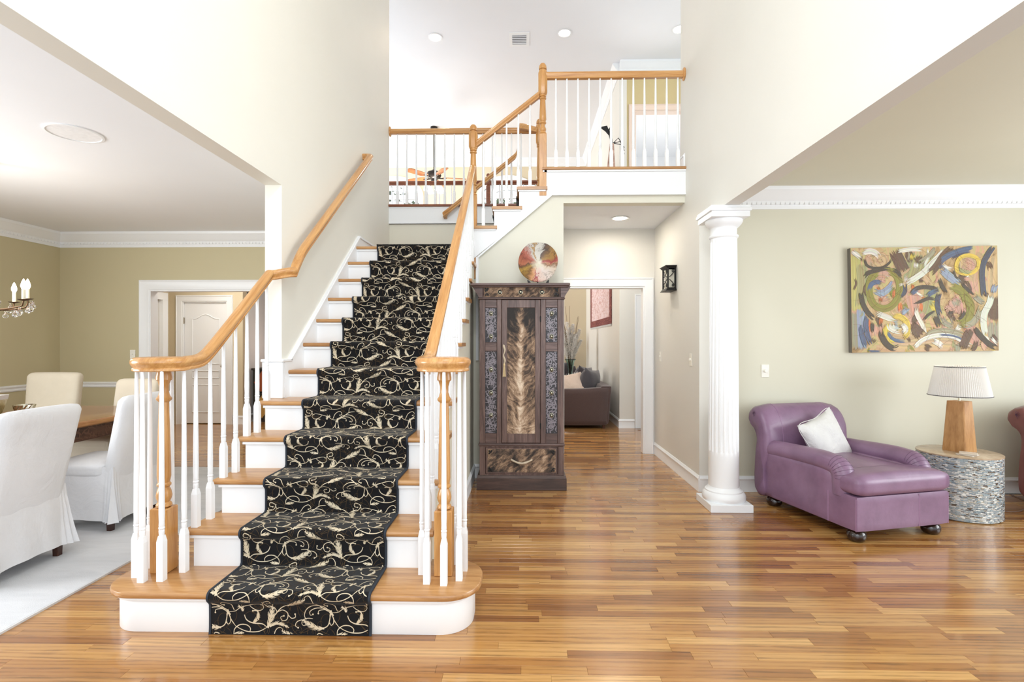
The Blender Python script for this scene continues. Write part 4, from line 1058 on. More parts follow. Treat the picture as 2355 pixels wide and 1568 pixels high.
# ================================================================== SCONCE
sc = thing('wall_sconce', 'black iron lantern sconce with scrollwork on the hall wall', 'sconce', (XR, 5.6, 2.0))
SX0, SX1, SY0, SY1, SZ0, SZ1 = 1.545, 1.638, 5.50, 5.70, 1.955, 2.185
def pyr(x0, x1, y0, y1, za, zb, e):
    m = MB(); v = [(x0-e, y0-e, za), (x1, y0-e, za), (x1, y1+e, za), (x0-e, y1+e, za), (x0, y0, zb), (x1, y0, zb), (x1, y1, zb), (x0, y1, zb)]
    return m.add(v, [(0, 1, 2, 3), (4, 5, 6, 7), (0, 1, 5, 4), (1, 2, 6, 5), (2, 3, 7, 6), (3, 0, 4, 7)])
part('cap', pyr(SX0, SX1, SY0, SY1, 2.200, 2.175, .022).box(SX0-.024, SX1, SY0-.024, SY1+.024, 2.197, 2.204), M['black'], sc)
part('foot', pyr(SX0, SX1, SY0, SY1, 1.938, 1.965, .018).box(SX0-.019, SX1, SY0-.019, SY1+.019, 1.934, 1.940), M['black'], sc)
m = MB(); w = .014
for x in (SX0, SX1-w):
    for y in (SY0, SY1-w): m.box(x, x+w, y, y+w, 1.955, 2.185)
m.box(SX1-.004, SX1, SY0, SY1, 1.955, 2.185)
part('frame', m, M['black'], sc)
m = MB()
def scr(plane, c0, c1, z0, z1):
    cx = (c0+c1)/2; h = (c1-c0)/2-.012; zc = (z0+z1)/2
    for sz in (1, -1):
        for s in ((1,) if plane == 'Y' else (1, -1)):
            pts = []
            for t in range(15):
                u = t/14.; pts.append((cx-s*h*.9+s*h*1.7*sin(u*pi*.62), zc+sz*((z1-z0)*.06+(z1-z0)*.37*u)))
            P = [(Vector((a, SY0+.004, b)) if plane == 'Y' else Vector((SX0+.004, a, b))) for a, b in pts]
            m.tube(P, .0042, 6)
            e = pts[-1]; P = [(e[0]+s*.014*cos(q*.6+1.5)-0, e[1]+sz*(.014*sin(q*.6+1.5)-.014)) for q in range(9)]
            m.tube([(Vector((a, SY0+.004, b)) if plane == 'Y' else Vector((SX0+.004, a, b))) for a, b in P], .004, 6)
scr('Y', SX0+.008, SX1-.008, 1.965, 2.175); scr('X', SY0+.01, SY1-.01, 1.965, 2.175)
part('scrollwork', m, M['black'], sc, 50)
M['candleglass'] = plain('frosted_glass', (238, 232, 214), .3, 0, Transmission_Weight=.3)
part('glass', MB().rbox(SX0+.02, SX1-.012, SY0+.02, SY1-.02, 1.97, 2.165, .006, 2), M['candleglass'], sc)
part('back_plate', MB().box(1.634, XR, 5.53, 5.67, 1.95, 2.19), M['black'], sc)
# ================================================================== SWITCHES
M['plate'] = plain('switch_plastic', (240, 238, 228), .35)
def wallplate(name, label, loc, axis, knob):
    o = thing(name, label, 'switch', loc); x, y, z = loc
    if axis == 'X':
        part('cover_plate', MB().rbox(x-.006, x, y-.036, y+.036, z-.059, z+.059, .003, 2), M['plate'], o)
        if knob: part('dimmer_knob', MB().lathe([(.014, 0), (.012, -.016), (0, -.017)], (x-.006, y, z), 14, 'X'), M['plate'], o, 40)
        else: part('toggle', MB().rbox(x-.018, x-.004, y-.005, y+.005, z-.004, z+.014, .002, 1), M['plate'], o)
    else:
        part('cover_plate', MB().rbox(x-.036, x+.036, y-.006, y, z-.059, z+.059, .003, 2), M['plate'], o)
        if knob: part('dimmer_knob', MB().lathe([(.016, 0), (.013, -.017), (0, -.018)], (x, y-.006, z), 14, 'Y'), M['plate'], o, 40)
        else: part('toggle', MB().rbox(x-.005, x+.005, y-.018, y-.004, z-.004, z+.014, .002, 1), M['plate'], o)
wallplate('dimmer_switch', 'white dimmer switch on the living room wall between column and chaise', (2.245, 4.79, 1.118), 'Y', True)
wallplate('light_switch', 'white rotary dimmer on the hall wall nearest the column', (XR, 5.02, 1.213), 'X', True)
wallplate('light_switch', 'white toggle switch on the hall wall next to the cased opening', (XR, 6.12, 1.214), 'X', False)
wallplate('light_switch', 'white switch beside the dining room doorway', (-5.08, 6.57, 1.225), 'Y', False)
# ================================================================== CHAISE (local: faces -Y, origin front-left corner region)
def leather(name, a, b, c):
    t = NT(name); v = t.coord((1, 1, 1), 'Object'); n = t.noise(v, 5, 4); f = t.noise(v, 260, 3); wr = t.noise(t.coord((9, 3, 9)), 1.0, 4, .6, 1.2)
    col = t.ramp(n, [(.3, a), (.5, b), (.7, c)]).outputs[0]
    h = t.math('ADD', t.math('MULTIPLY', f, .12), wr); t.bump(h, .16, .012)
    return t.set(col, .36, Coat_Weight=.08)
M['purple'] = leather('purple_leather', (118, 90, 116), (130, 100, 127), (140, 110, 138))
M['maroon'] = leather('maroon_leather', (112, 66, 66), (124, 74, 74), (136, 84, 82))
M['stitch'] = plain('leather_seam', (172, 136, 170), .5); M['crease_shade'] = plain('leather_crease_shade', (84, 56, 84), .6)  # darker purple is painted shade for the pleat lines
M['bun'] = plain('bun_foot_ebony', (38, 22, 18), .18, 0, Coat_Weight=.5)
CW, CD = .80, .90
def make_chaise(label, mat, loc, rz):
    r = thing('chaise_chair', label, 'chaise chair', loc, rz)
    aw = .155
    # base apron (body) : front section + arm sides
    m = MB().soft((0, -CD/2+.0, .205), (CW, CD, .245), .018, 8)
    part('base', m, mat, r, 60, False)
    for s in (-1, 1):
        # arm: upright panel plus rolled top, sweeping down the front
        am = MB(); x0 = s*(CW/2)
        am.soft((s*(CW/2-aw/2+.0015), -.325, .278), (aw, .77, .392), .022, 8)
        prof = []
        for t in range(16):
            a = 2*pi*t/16; prof.append((.082*cos(a)*1.0, .062*sin(a)))
        path = [Vector((s*(CW/2-.062), .02, .475)), Vector((s*(CW/2-.064), -.10, .485)), Vector((s*(CW/2-.064), -.25, .492)), Vector((s*(CW/2-.062), -.42, .500)), Vector((s*(CW/2-.060), -.56, .503)), Vector((s*(CW/2-.060), -.66, .495))]
        arc = catmull(path, .02)
        # continue down the front
        e = arc[-1]; pts = [tuple(p) for p in arc]
        for t in range(1, 9):
            a = pi/2*t/8; pts.append((e.x, e.y-.075*sin(a), e.z-.09*(1-cos(a))))
        for zz in (.38, .33, .30): pts.append((e.x, e.y-.075, zz))
        am.tube(pts, lambda u: .074 if u < .97 else .07, 16)
        p = part('arm', am, mat, r, 60, False)
        cm = MB()
        for q in range(7):      # dark tubes painting shade into the gathered pleats where the roll turns down
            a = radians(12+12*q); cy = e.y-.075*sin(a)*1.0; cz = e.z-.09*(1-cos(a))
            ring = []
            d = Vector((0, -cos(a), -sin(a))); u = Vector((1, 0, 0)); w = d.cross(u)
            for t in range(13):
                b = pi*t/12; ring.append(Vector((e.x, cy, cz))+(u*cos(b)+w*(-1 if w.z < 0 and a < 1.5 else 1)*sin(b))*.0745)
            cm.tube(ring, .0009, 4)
        part('pleat_shade', cm, M['crease_shade'], p, 60, False)
    # seat cushion with T-front
    def seatf(q, u):
        z = q.z+(.022*(1-u.x**2)*(1-u.y**4) if u.z > 0 else 0); return (q.x, q.y, z)
    sm = MB().soft((0, -.42, .395), (CW-2*aw+.05, .86, .135), .05, 10, seatf)
    sm.soft((0, -CD-.012+.115, .393), (CW+.012, .25, .142), .052, 10, seatf)
    part('seat_cushion', sm, mat, r, 60, False)
    # back: thick slab leaning, rolled over at the top
    prof = [(-.02, .30), (-.055, .45), (-.050, .60), (-.030, .70), (.005, .775), (.045, .822), (.095, .845), (.150, .838), (.185, .805), (.192, .765), (.172, .725), (.135, .700), (.105, .64), (.095, .50), (.095, .10), (-.02, .10)]
    bm_ = MB(); N = 14; W0 = CW/2+.022
    xs = [-W0]+[-W0+.05*(1-cos(pi/2*t/4)) for t in range(1, 5)]+[-W0+.05+(2*W0-.1)*t/8 for t in range(1, 8)]+[W0-.05*(1-cos(pi/2*t/4)) for t in range(4, 0, -1)]+[W0]
    cen = (.03, .55); vs = []; P2 = [(p.x, p.y) for p in catmull([(a, b, 0) for a, b in prof], .03, True)]
    for x in xs:
        d = (W0-abs(x)); k = 1-.0 if d > .05 else None
        sh = 0 if d >= .05 else .05*(1-sqrt(max(0, 1-(1-d/.05)**2)))
        for (py, pz) in P2:
            vy, vz = py-cen[0], pz-cen[1]; L_ = hypot(vy, vz); f_ = max(.2, (L_-sh)/L_)
            ez = .04*(max(0, abs(x)/W0-.55)/.45)**2*max(0, (pz-.6)/.25)
            vs.append((x, cen[0]+vy*f_-.0, cen[1]+vz*f_-ez))
    n = len(P2); fs = []
    for i in range(len(xs)-1):
        for j in range(n): fs.append((i*n+j, i*n+(j+1) % n, (i+1)*n+(j+1) % n, (i+1)*n+j))
    fs += [tuple(range(n)), tuple((len(xs)-1)*n+j for j in range(n))]
    bm_.add(vs, fs)
    p = part('backrest', bm_, mat, r, 60, False)
    pm = MB()  # dark spokes painting shade into the pleats of the back roll
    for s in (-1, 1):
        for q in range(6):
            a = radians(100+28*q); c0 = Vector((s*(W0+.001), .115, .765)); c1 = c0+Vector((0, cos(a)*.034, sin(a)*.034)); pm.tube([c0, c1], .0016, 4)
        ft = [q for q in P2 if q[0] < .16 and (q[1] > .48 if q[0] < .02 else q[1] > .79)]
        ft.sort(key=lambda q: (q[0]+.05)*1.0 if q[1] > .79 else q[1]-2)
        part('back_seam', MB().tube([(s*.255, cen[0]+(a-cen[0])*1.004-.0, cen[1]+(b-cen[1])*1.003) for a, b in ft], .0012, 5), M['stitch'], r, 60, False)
    part('pleat_shade', pm, M['crease_shade'], p, 60, False)
    for x in (CW/2, -CW/2):
        for y in (-CD+.008, -CD+.24): part('seam', MB().tube([(x, y, .09), (x, y, .31)], .0018, 5), M['stitch'], r, 60, False)
    part('seam', MB().tube([(.13, -CD-.0005, .09), (.13, -CD-.0005, .32)], .0016, 5), M['stitch'], r, 60, False)
    for sx in (-1, 1):
        for y in (-CD+.075, -.03):
            part('foot', MB().lathe([(.03, .0), (.050, .006), (.060, .025), (.062, .045), (.055, .066), (.04, .078), (.038, .092)], (sx*(CW/2-.075), y, 0), 20), M['bun'], r, 50, False)
    return r
RZ = radians(14.0)
def chaise_origin(flx, fly):
    # front-left corner local (-CW/2,-CD)
    c, s = cos(RZ), sin(RZ); lx, ly = -CW/2, -CD
    return (flx-(c*lx-s*ly), fly-(s*lx+c*ly), 0)
O1 = chaise_origin(2.274, 3.53)
ch = make_chaise('purple leather chaise chair with a white pillow beside the column', M['purple'], O1, RZ)
make_chaise('maroon leather chair cut off at the frame edge past the mosaic table', M['maroon'], (O1[0]+2.19, O1[1]-.06, 0), RZ)
# ---- pillow
def pillow_mesh(w, h, t, n=14, seed=1, wob=.006):
    rr = random.Random(seed); m = MB(); vs = []; fs = []
    for sgn in (1, -1):
        for i in range(n+1):
            for j in range(n+1):
                u, v = -1+2*i/n, -1+2*j/n
                pin = 1-.10*(1-abs(u*v))*(max(abs(u), abs(v))**4)*0
                e = (max(0, 1-abs(u)**2.6)*max(0, 1-abs(v)**2.6))**.55
                x = u*w/2*(1-.07*(1-abs(v))*abs(u)**3*0+.05*abs(v)**3*abs(u)**2-.05*(1-v*v)*abs(u)); y = v*h/2*(1-.05*(1-u*u)*abs(v)+.05*abs(u)**3*abs(v)**2)
                z = sgn*(t/2*e)+(wob*sin(7*u+3*v+seed)*e)
                vs.append((x, z, y))
    k = (n+1)**2
    for i in range(n):
        for j in range(n):
            a = i*(n+1)+j; fs.append((a, a+n+1, a+n+2, a+1)); fs.append((k+a, k+a+1, k+a+n+2, k+a+n+1))
    m.add(vs, fs)
    # weld borders
    bm = bmesh.new(); me = bpy.data.meshes.new('t'); me.from_pydata(m.v, [], m.f); bm.from_mesh(me); bmesh.ops.remove_doubles(bm, verts=bm.verts, dist=.0005)
    bpy.data.meshes.remove(me); out = MB(); return out.bm(bm)
def cloth(name, a, b, bs=.25, sc=8, rough=.9):
    t = NT(name); v = t.coord((1, 1, 1)); n = t.noise(v, sc, 4, .6, .8); f = t.noise(v, 420, 2)
    c = t.mix(n, a, b); h = t.math('ADD', n, t.math('MULTIPLY', f, .08)); t.bump(h, bs, .02); return t.set(c, rough, Sheen_Weight=.1)
M['pillow'] = cloth('pillow_white_cotton', (206, 204, 202), (226, 225, 223), .9, 9)
pw = thing('throw_pillow', 'white cotton pillow leaning on the purple chaise', 'pillow', (0, 0, 0))
o = link('cushion', pillow_mesh(.43, .43, .16, 16, 2, .008).mesh('cushion', M['pillow'], 80), pw)
lp = Matrix.Translation(O1) @ Matrix.Rotation(RZ, 4, 'Z') @ Vector((.035, -.20, .560)); pw.location = lp
pw.rotation_euler = (radians(-18), radians(-17), RZ+radians(14))
part('piping', MB().tube(catmull([(-.214, 0, -.214), (0, 0, -.204), (.214, 0, -.214), (.204, 0, 0), (.214, 0, .214), (0, 0, .204), (-.214, 0, .214), (-.204, 0, 0)], .03, True), .003, 6), M['pillow'], pw, 60, False)
# ================================================================== MOSAIC DRUM TABLE
TX, TY, TR, TH = 3.53, 4.225, .272, .500
tb = thing('side_table', 'round drum side table covered in silver grey mosaic strips', 'side table', (TX, TY, 0))
M['grout'] = plain('mosaic_grout', (150, 152, 150), .7)
t = NT('mosaic_tile'); g = t.add('ShaderNodeNewGeometry'); r_ = t.ramp(g.outputs['Random Per Island'], [(0, (96, 78, 60)), (.07, (150, 168, 176)), (.22, (172, 178, 180)), (.40, (206, 208, 206)), (.55, (158, 168, 174)), (.68, (236, 238, 234)), (.80, (186, 180, 164)), (.90, (130, 150, 162)), (.97, (90, 96, 104))], 'CONSTANT')
M['tile'] = t.set(r_.outputs[0], .18, 0, Coat_Weight=.6, Specular_IOR_Level=.7)
M['tiletop'] = wood('drum_top_stone', ((150, 128, 104), (178, 156, 130), (200, 182, 158)), (6, 6, 6), .22)
part('drum', MB().lathe([(TR-.012, 0), (TR-.004, .006), (TR-.004, TH-.012)], (TX, TY, 0), 64), M['grout'], tb, 40)
part('table_top', MB().lathe([(TR-.004, TH-.013), (TR+.003, TH-.011), (TR+.003, TH-.002), (TR-.001, TH), (0, TH)], (TX, TY, 0), 64), M['tiletop'], tb, 40)
m = MB(); rt = random.Random(9); z = .008
while z < TH-.016:
    h = rt.choice((.005, .0058, .0065)); a = rt.uniform(0, .1); a_end = a+2*pi
    while a < a_end-.01:
        da = min(rt.uniform(.035, .12), a_end-a); r0 = TR-.0045; r1 = TR+rt.uniform(-.0018, .0012); g_ = .0025
        vs = []
        for aa in (a+g_, a+da-g_):
            for rr2 in (r0, r1):
                for zz in (z+.0004, z+h-.0004): vs.append((TX+rr2*cos(aa), TY+rr2*sin(aa), zz))
        m.add(vs, [(2, 3, 7, 6), (0, 2, 6, 4), (1, 5, 7, 3), (0, 1, 3, 2), (4, 6, 7, 5)]); a += da
    z += h
part('mosaic_tile', m, M['tile'], tb, kind='stuff')
# coasters
M['coaster'] = plain('coaster_stone', (206, 196, 184), .4)
for i, (lab) in enumerate(('pale stone coaster at the bottom of the pair on the mosaic table', 'pale stone coaster lying on top of another on the mosaic table')):
    o = single('coaster', MB().rbox(-.055, .055, -.055, .055, 0, .009, .003, 1), M['coaster'], lab, 'coaster', None, 'coasters on the mosaic table')
    o.location = (3.475+.006*i, 4.075, TH+.0005+.0095*i); o.rotation_euler = (0, 0, .5+.35*i)
# ---- lamp
lm = thing('table_lamp', 'wooden block table lamp with pleated white shade on the mosaic table', 'lamp', (3.56, 4.25, TH))
M['lampwood'] = wood('lamp_wood', ((142, 98, 52), (172, 126, 76), (196, 152, 100)), (16, 16, 3), .4)
def frus(cx, cy, z0, z1, a, b, rz, bev=.006):
    m = MB(); c, s = cos(rz), sin(rz); vs = []
    for z, h in ((z0, a), (z1, b)):
        for sx, sy in ((-1+bev/h, -1), (1-bev/h, -1), (1, -1+bev/h), (1, 1-bev/h), (1-bev/h, 1), (-1+bev/h, 1), (-1, 1-bev/h), (-1, -1+bev/h)):
            x, y = sx*h, sy*h; vs.append((cx+c*x-s*y, cy+s*x+c*y, z))
    return m.add(vs, [tuple(range(7, -1, -1)), tuple(range(8, 16))]+[(i, (i+1) % 8, 8+(i+1) % 8, 8+i) for i in range(8)])
lx, ly = 3.56, 4.25
part('base', frus(lx, ly, TH, TH+.405, .082, .060, radians(24)), M['lampwood'], lm)
part('stem', MB().lathe([(.008, TH+.40), (.008, TH+.62)], (lx, ly, 0), 10).lathe([(.016, TH+.44), (.016, TH+.50)], (lx, ly, 0), 12), M['bronzehi'], lm, 40)
M['bulb'] = emit('bulb_warm', (255, 226, 180), 5)
part('bulb', MB().lathe([(.012, TH+.50), (.028, TH+.54), (.03, TH+.56), (.02, TH+.59), (0, TH+.60)], (lx, ly, 0), 14), M['bulb'], lm, 60)
t = NT('pleated_shade'); n = t.noise(t.coord((1, 1, 1)), 6, 3)
t.set(t.mix(n, (220, 220, 220), (232, 232, 231)), .9)
tr = t.add('ShaderNodeBsdfTranslucent'); tr.inputs[0].default_value = rgba((240, 234, 220)); mx = t.add('ShaderNodeMixShader'); mx.inputs[0].default_value = .10
t.link(t.b.outputs[0], mx.inputs[1]); t.link(tr.outputs[0], mx.inputs[2]); t.link(mx.outputs[0], t.out.inputs[0]); M['shade'] = t.m
vs = []; fs = []; N = 180; rows = 5; m = MB()
for i in range(rows+1):
    u = i/rows
    for j in range(N):
        a = 2*pi*j/N; r = .203-.046*u+(.0028 if j % 2 else -.0028); vs.append((lx+r*cos(a), ly+r*sin(a), .945+.245*u))
for i in range(rows):
    for j in range(N): fs.append((i*N+j, i*N+(j+1) % N, (i+1)*N+(j+1) % N, (i+1)*N+j))
sh = part('lamp_shade', m.add(vs, fs), M['shade'], lm, label='pleated white fabric shade with dark edging')
def ringt(r, z, w=.0022): return MB().tube([(lx+r*cos(2*pi*t/48), ly+r*sin(2*pi*t/48), z) for t in range(49)], w, 6)
for r, z in ((.2065, .951), (.1605, 1.182)): part('trim_cord', ringt(r, z), M['black'], sh, 60)
sp_ = MB()
for a in range(3): sp_.tube([(lx, ly, 1.115), (lx+.155*cos(a*2.1), ly+.155*sin(a*2.1), 1.185)], .002, 5)
part('spider', sp_, M['bronzehi'], lm, 50)
ll = bpy.data.lights.new('lamp_light', 'POINT'); ll.energy = .55; ll.color = (1, .85, .62); ll.shadow_soft_size = .03
o = bpy.data.objects.new('lamp_light', ll); COL.objects.link(o); o.location = (lx, ly, TH+.64); o.parent = lm; o.matrix_parent_inverse = Matrix.Translation(-Vector(lm.location))
single('lamp_cord', MB().tube(catmull([(3.80, 4.36, .004), (3.95, 4.25, .005), (4.12, 4.30, .005), (4.35, 4.5, .005), (4.42, 4.74, .005)], .03), .0035, 6), plain('cord_clear', (120, 100, 90), .4), 'thin lamp cord on the floor past the mosaic table', 'cord', 60)
# ================================================================== PAINTING
pt = thing('painting', 'large abstract canvas of looping olive, blue, white and brown strokes over the chaise', 'painting', (3.66, 4.79, 1.775))
PWd, PHt = 1.315, .955
t = NT('canvas_ground'); n = t.noise(t.coord((5, 5, 2.2)), 1.0, 4, .6, 1.2); M['canvas'] = t.set(t.ramp(n, [(.28, (100, 76, 54)), (.40, (176, 148, 108)), (.48, (200, 172, 132)), (.54, (184, 176, 122)), (.60, (206, 160, 134)), (.70, (150, 150, 124)), (.8, (128, 142, 158))]).outputs[0], .8); M['canvasedge'] = plain('canvas_edge', (120, 116, 110), .8)
t = NT('brush_paint'); a = t.add('ShaderNodeVertexColor', layer_name='tint'); v = t.coord((1, 1, 1)); n = t.noise(v, 90, 4, .7, 1.5); n2 = t.noise(t.coord((1, 1, 1)), 16, 3)
c = t.mix(t.math('MULTIPLY', n, .22), a.outputs[0], (190, 166, 124)); c = t.mix(t.math('MULTIPLY', n2, .14), c, (96, 80, 62)); t.bump(n, .5, .004); M['brush'] = t.set(c, .5)
def PXY(p): return ((p[0]-150)/1850.*PWd-PWd/2, PHt/2-(p[1]-130)/1340.*PHt)
def pc(c): return tuple(.84*x**1.12 for x in lin(c))+(1,)
OL, YE, BL, NV, WH, BK, BR, OR_, PK, TN, GR, LB, SG = (150, 148, 44), (232, 208, 84), (78, 106, 146), (54, 72, 104), (240, 238, 226), (48, 44, 38), (104, 76, 56), (226, 124, 52), (218, 172, 150), (216, 184, 142), (170, 166, 142), (160, 178, 200), (176, 174, 124)
ST = [  # colour, width(z px), points
 ((206, 198, 122), 150, [(185, 200), (190, 600), (185, 950)]), (SG, 120, [(280, 330), (300, 600), (260, 900)]), (GR, 110, [(190, 950), (200, 1440)]), (LB, 90, [(265, 900), (280, 1440)]),
 (TN, 260, [(450, 1330), (800, 1400), (1200, 1380), (1600, 1420)]), (TN, 240, [(420, 260), (560, 300)]), (SG, 200, [(1000, 200), (950, 420), (900, 560)]), (BR, 130, [(690, 160), (760, 300), (840, 480)]), (BR, 90, [(860, 170), (930, 330)]),
 (PK, 200, [(900, 650), (930, 900), (980, 1150)]), (TN, 260, [(1650, 230), (1680, 400), (1640, 620)]), (PK, 180, [(1680, 560), (1720, 760)]), (SG, 170, [(1180, 620), (1150, 900), (1080, 1050)]), (PK, 130, [(820, 880), (780, 1010)]),
 (TN, 240, [(1930, 250), (1900, 600), (1930, 1000)]), (BR, 110, [(1960, 760), (1930, 1100)]), (GR, 130, [(1940, 1100), (1950, 1400)]), (PK, 200, [(1560, 1190), (1660, 1300), (1700, 1440)]), (PK, 170, [(440, 1100), (480, 1260)]),
 (OR_, 44, [(520, 1020), (520, 1120)]), (OR_, 36, [(370, 1040), (360, 1230)]), (OR_, 34, [(930, 600), (930, 700)]), (OR_, 44, [(770, 830), (760, 960)]), (OR_, 34, [(1035, 840), (1025, 960)]), (OR_, 30, [(690, 670), (680, 790)]), (OR_, 34, [(1075, 750), (1060, 800)]),
 (TN, 70, [(420, 320), (500, 370), (590, 330), (560, 240), (450, 240), (400, 300)]), (BK, 26, [(320, 250), (350, 350), (440, 390), (560, 380), (640, 320), (660, 270)]), (WH, 62, [(290, 190), (400, 175), (470, 205), (515, 270)]), (WH, 48, [(160, 165), (230, 220), (290, 270)]), (WH, 44, [(740, 190), (900, 160), (1070, 165)]),
 (OL, 74, [(560, 430), (450, 470), (385, 580), (380, 720), (430, 850), (530, 910), (640, 890), (730, 790), (765, 640), (730, 500), (650, 440), (560, 430)]),
 (PK, 130, [(480, 500), (560, 500), (620, 540)]), (LB, 66, [(430, 680), (540, 710), (640, 640), (690, 570)]), (BL, 50, [(375, 690), (405, 600), (470, 570), (560, 590)]), (LB, 44, [(500, 720), (560, 760), (610, 740)]), (OR_, 40, [(490, 620), (500, 680)]), (PK, 90, [(500, 800), (570, 810), (640, 760)]), (OR_, 40, [(520, 770), (520, 830)]),
 (BK, 44, [(300, 520), (360, 455), (480, 420), (560, 405), (660, 410)]), (BK, 40, [(660, 410), (740, 450), (780, 520), (800, 560)]), (NV, 42, [(825, 590), (830, 680), (800, 750), (760, 800)]),
 (WH, 62, [(1370, 140), (1280, 240), (1160, 360), (1060, 460), (940, 540), (840, 605)]), (GR, 54, [(1230, 150), (1130, 260), (1010, 340)]), (BR, 80, [(1440, 150), (1330, 240), (1230, 380), (1140, 480)]), (WH, 26, [(1140, 260), (1100, 330), (1060, 400)]),
 (BL, 62, [(1700, 165), (1560, 185), (1400, 240), (1290, 310), (1255, 360)]), (NV, 26, [(1690, 225), (1560, 230), (1460, 270), (1410, 320)]), (LB, 84, [(1290, 410), (1370, 500), (1470, 580), (1530, 640)]), (BL, 48, [(1270, 360), (1310, 420)]),
 (YE, 40, [(1500, 500), (1480, 380), (1530, 280), (1640, 250), (1740, 290), (1760, 380), (1700, 460), (1600, 485), (1500, 460)]), (PK, 60, [(1580, 310), (1650, 330), (1680, 400), (1590, 400)]), (SG, 36, [(1520, 360), (1540, 430), (1620, 465), (1720, 430)]), (BK, 22, [(1440, 430), (1470, 520), (1530, 560)]),
 (NV, 58, [(1950, 140), (1880, 240), (1820, 360), (1800, 500), (1810, 650), (1820, 780)]), (PK, 34, [(1650, 300), (1655, 460)]), (PK, 40, [(1560, 540), (1660, 560)]),
 (BK, 44, [(900, 740), (960, 670), (1070, 645), (1200, 665), (1265, 690)]), (BL, 46, [(905, 745), (960, 690), (1000, 670)]), (BL, 48, [(1105, 770), (1160, 720), (1260, 690)]), (BK, 34, [(930, 850), (1020, 830), (1130, 790), (1220, 800)]), (BK, 26, [(1050, 1080), (1120, 1000), (1220, 950)]),
 (NV, 52, [(1280, 690), (1240, 800), (1240, 920), (1280, 1030)]), (GR, 56, [(1280, 1030), (1330, 1110), (1440, 1165)]), (BK, 40, [(1270, 530), (1290, 620), (1350, 730)]),
 (OL, 86, [(1390, 650), (1500, 680), (1600, 780), (1650, 900), (1630, 1030), (1560, 1110), (1460, 1130)]), (OL, 60, [(1560, 720), (1590, 860)]), (PK, 190, [(1380, 820), (1440, 900), (1440, 1000)]), (GR, 90, [(1450, 800), (1500, 900)]), (BK, 30, [(1350, 960), (1400, 975), (1460, 950)]), (PK, 44, [(1330, 930), (1400, 910), (1470, 910)]), (BK, 32, [(1590, 950), (1540, 1030), (1490, 1070)]), (PK, 60, [(1450, 1010), (1450, 1050)]),
 (GR, 66, [(1540, 1150), (1660, 1120), (1750, 1010), (1790, 900)]), (BK, 34, [(1540, 600), (1610, 680), (1690, 770)]), (GR, 60, [(1690, 760), (1760, 820), (1830, 870)]), (WH, 66, [(1920, 740), (1890, 860), (1830, 980), (1810, 1110), (1835, 1300)]), (LB, 60, [(1970, 620), (1930, 740)]), (YE, 60, [(1240, 1060), (1250, 1150)]), (BK, 60, [(1200, 1010), (1230, 1080), (1260, 1160)]),
 (WH, 44, [(945, 890), (980, 1010), (1040, 1130), (1085, 1240)]), (BR, 70, [(910, 1100), (960, 1220), (1010, 1320)]), (BR, 60, [(920, 1110), (1060, 1250)]),
 (GR, 64, [(1070, 1290), (1160, 1230), (1300, 1210), (1450, 1230), (1570, 1270)]), (WH, 46, [(930, 1425), (1030, 1330), (1150, 1280), (1300, 1265), (1440, 1290), (1560, 1350), (1680, 1410)]), (BL, 20, [(1240, 1255), (1380, 1265), (1500, 1300), (1640, 1390)]),
 (BK, 56, [(1690, 1180), (1780, 1290), (1870, 1380), (1980, 1440)]), (BR, 90, [(1650, 1190), (1600, 1290), (1530, 1450)]), (WH, 60, [(1150, 1330), (1230, 1360), (1300, 1420)]), (BR, 70, [(1060, 1390), (1150, 1450)]), (WH, 30, [(1900, 1300), (1980, 1400)]),
 (BL, 50, [(340, 990), (330, 1110), (350, 1260), (400, 1370)]), (BK, 40, [(410, 1080), (405, 1230)]), (BL, 48, [(260, 1110), (280, 1260), (330, 1420)]), (BR, 50, [(440, 1290), (400, 1350)]), (BK, 50, [(270, 700), (290, 830), (350, 950), (440, 1050)]), (BL, 30, [(340, 1460), (520, 1465)]),
 (YE, 60, [(650, 1010), (760, 1020), (840, 1090), (850, 1220), (790, 1310)]), (YE, 70, [(590, 1100), (580, 1230), (640, 1330), (720, 1370)]), (WH, 60, [(440, 960), (560, 1010), (660, 1050), (730, 1060)]), (WH, 76, [(625, 1080), (640, 1150), (700, 1185), (780, 1200)]), (WH, 56, [(780, 1110), (830, 1180), (790, 1240)]), (LB, 90, [(680, 1120), (740, 1120)]), (BR, 36, [(730, 1140), (780, 1140)]), (BL, 34, [(600, 1200), (640, 1280), (720, 1325), (820, 1335)]),
 (BK, 62, [(520, 1180), (530, 1270), (590, 1370), (680, 1425), (750, 1400)]), (LB, 50, [(780, 990), (870, 900)]), (WH, 30, [(750, 620), (830, 590)])]
pb = MB(); rs = random.Random(4)
cxp, czp = 3.66, 1.775
rot = radians(.85)
def place(x, z, y):
    return (cxp+x*cos(rot)-z*sin(rot), y, czp+x*sin(rot)+z*cos(rot))
yf = 4.742
cv = MB(); hw, hh = PWd/2, PHt/2
vs = [place(sx*hw, sz*hh, y) for y in (yf, 4.788) for sx, sz in ((-1, -1), (1, -1), (1, 1), (-1, 1))]
cv.add(vs, [(0, 1, 2, 3), (4, 5, 6, 7), (0, 1, 5, 4), (1, 2, 6, 5), (2, 3, 7, 6), (3, 0, 4, 7)])
part('canvas', cv, M['canvas'], pt)
vs = [place(-hw-.001, sz*hh*1.0, y) for y in (yf+.001, 4.788) for sz in (-1, 1)]
part('canvas_edge', MB().add(vs, [(0, 1, 3, 2)]), M['canvasedge'], pt)
lift = .0004
ru = random.Random(21); EXTRA = []
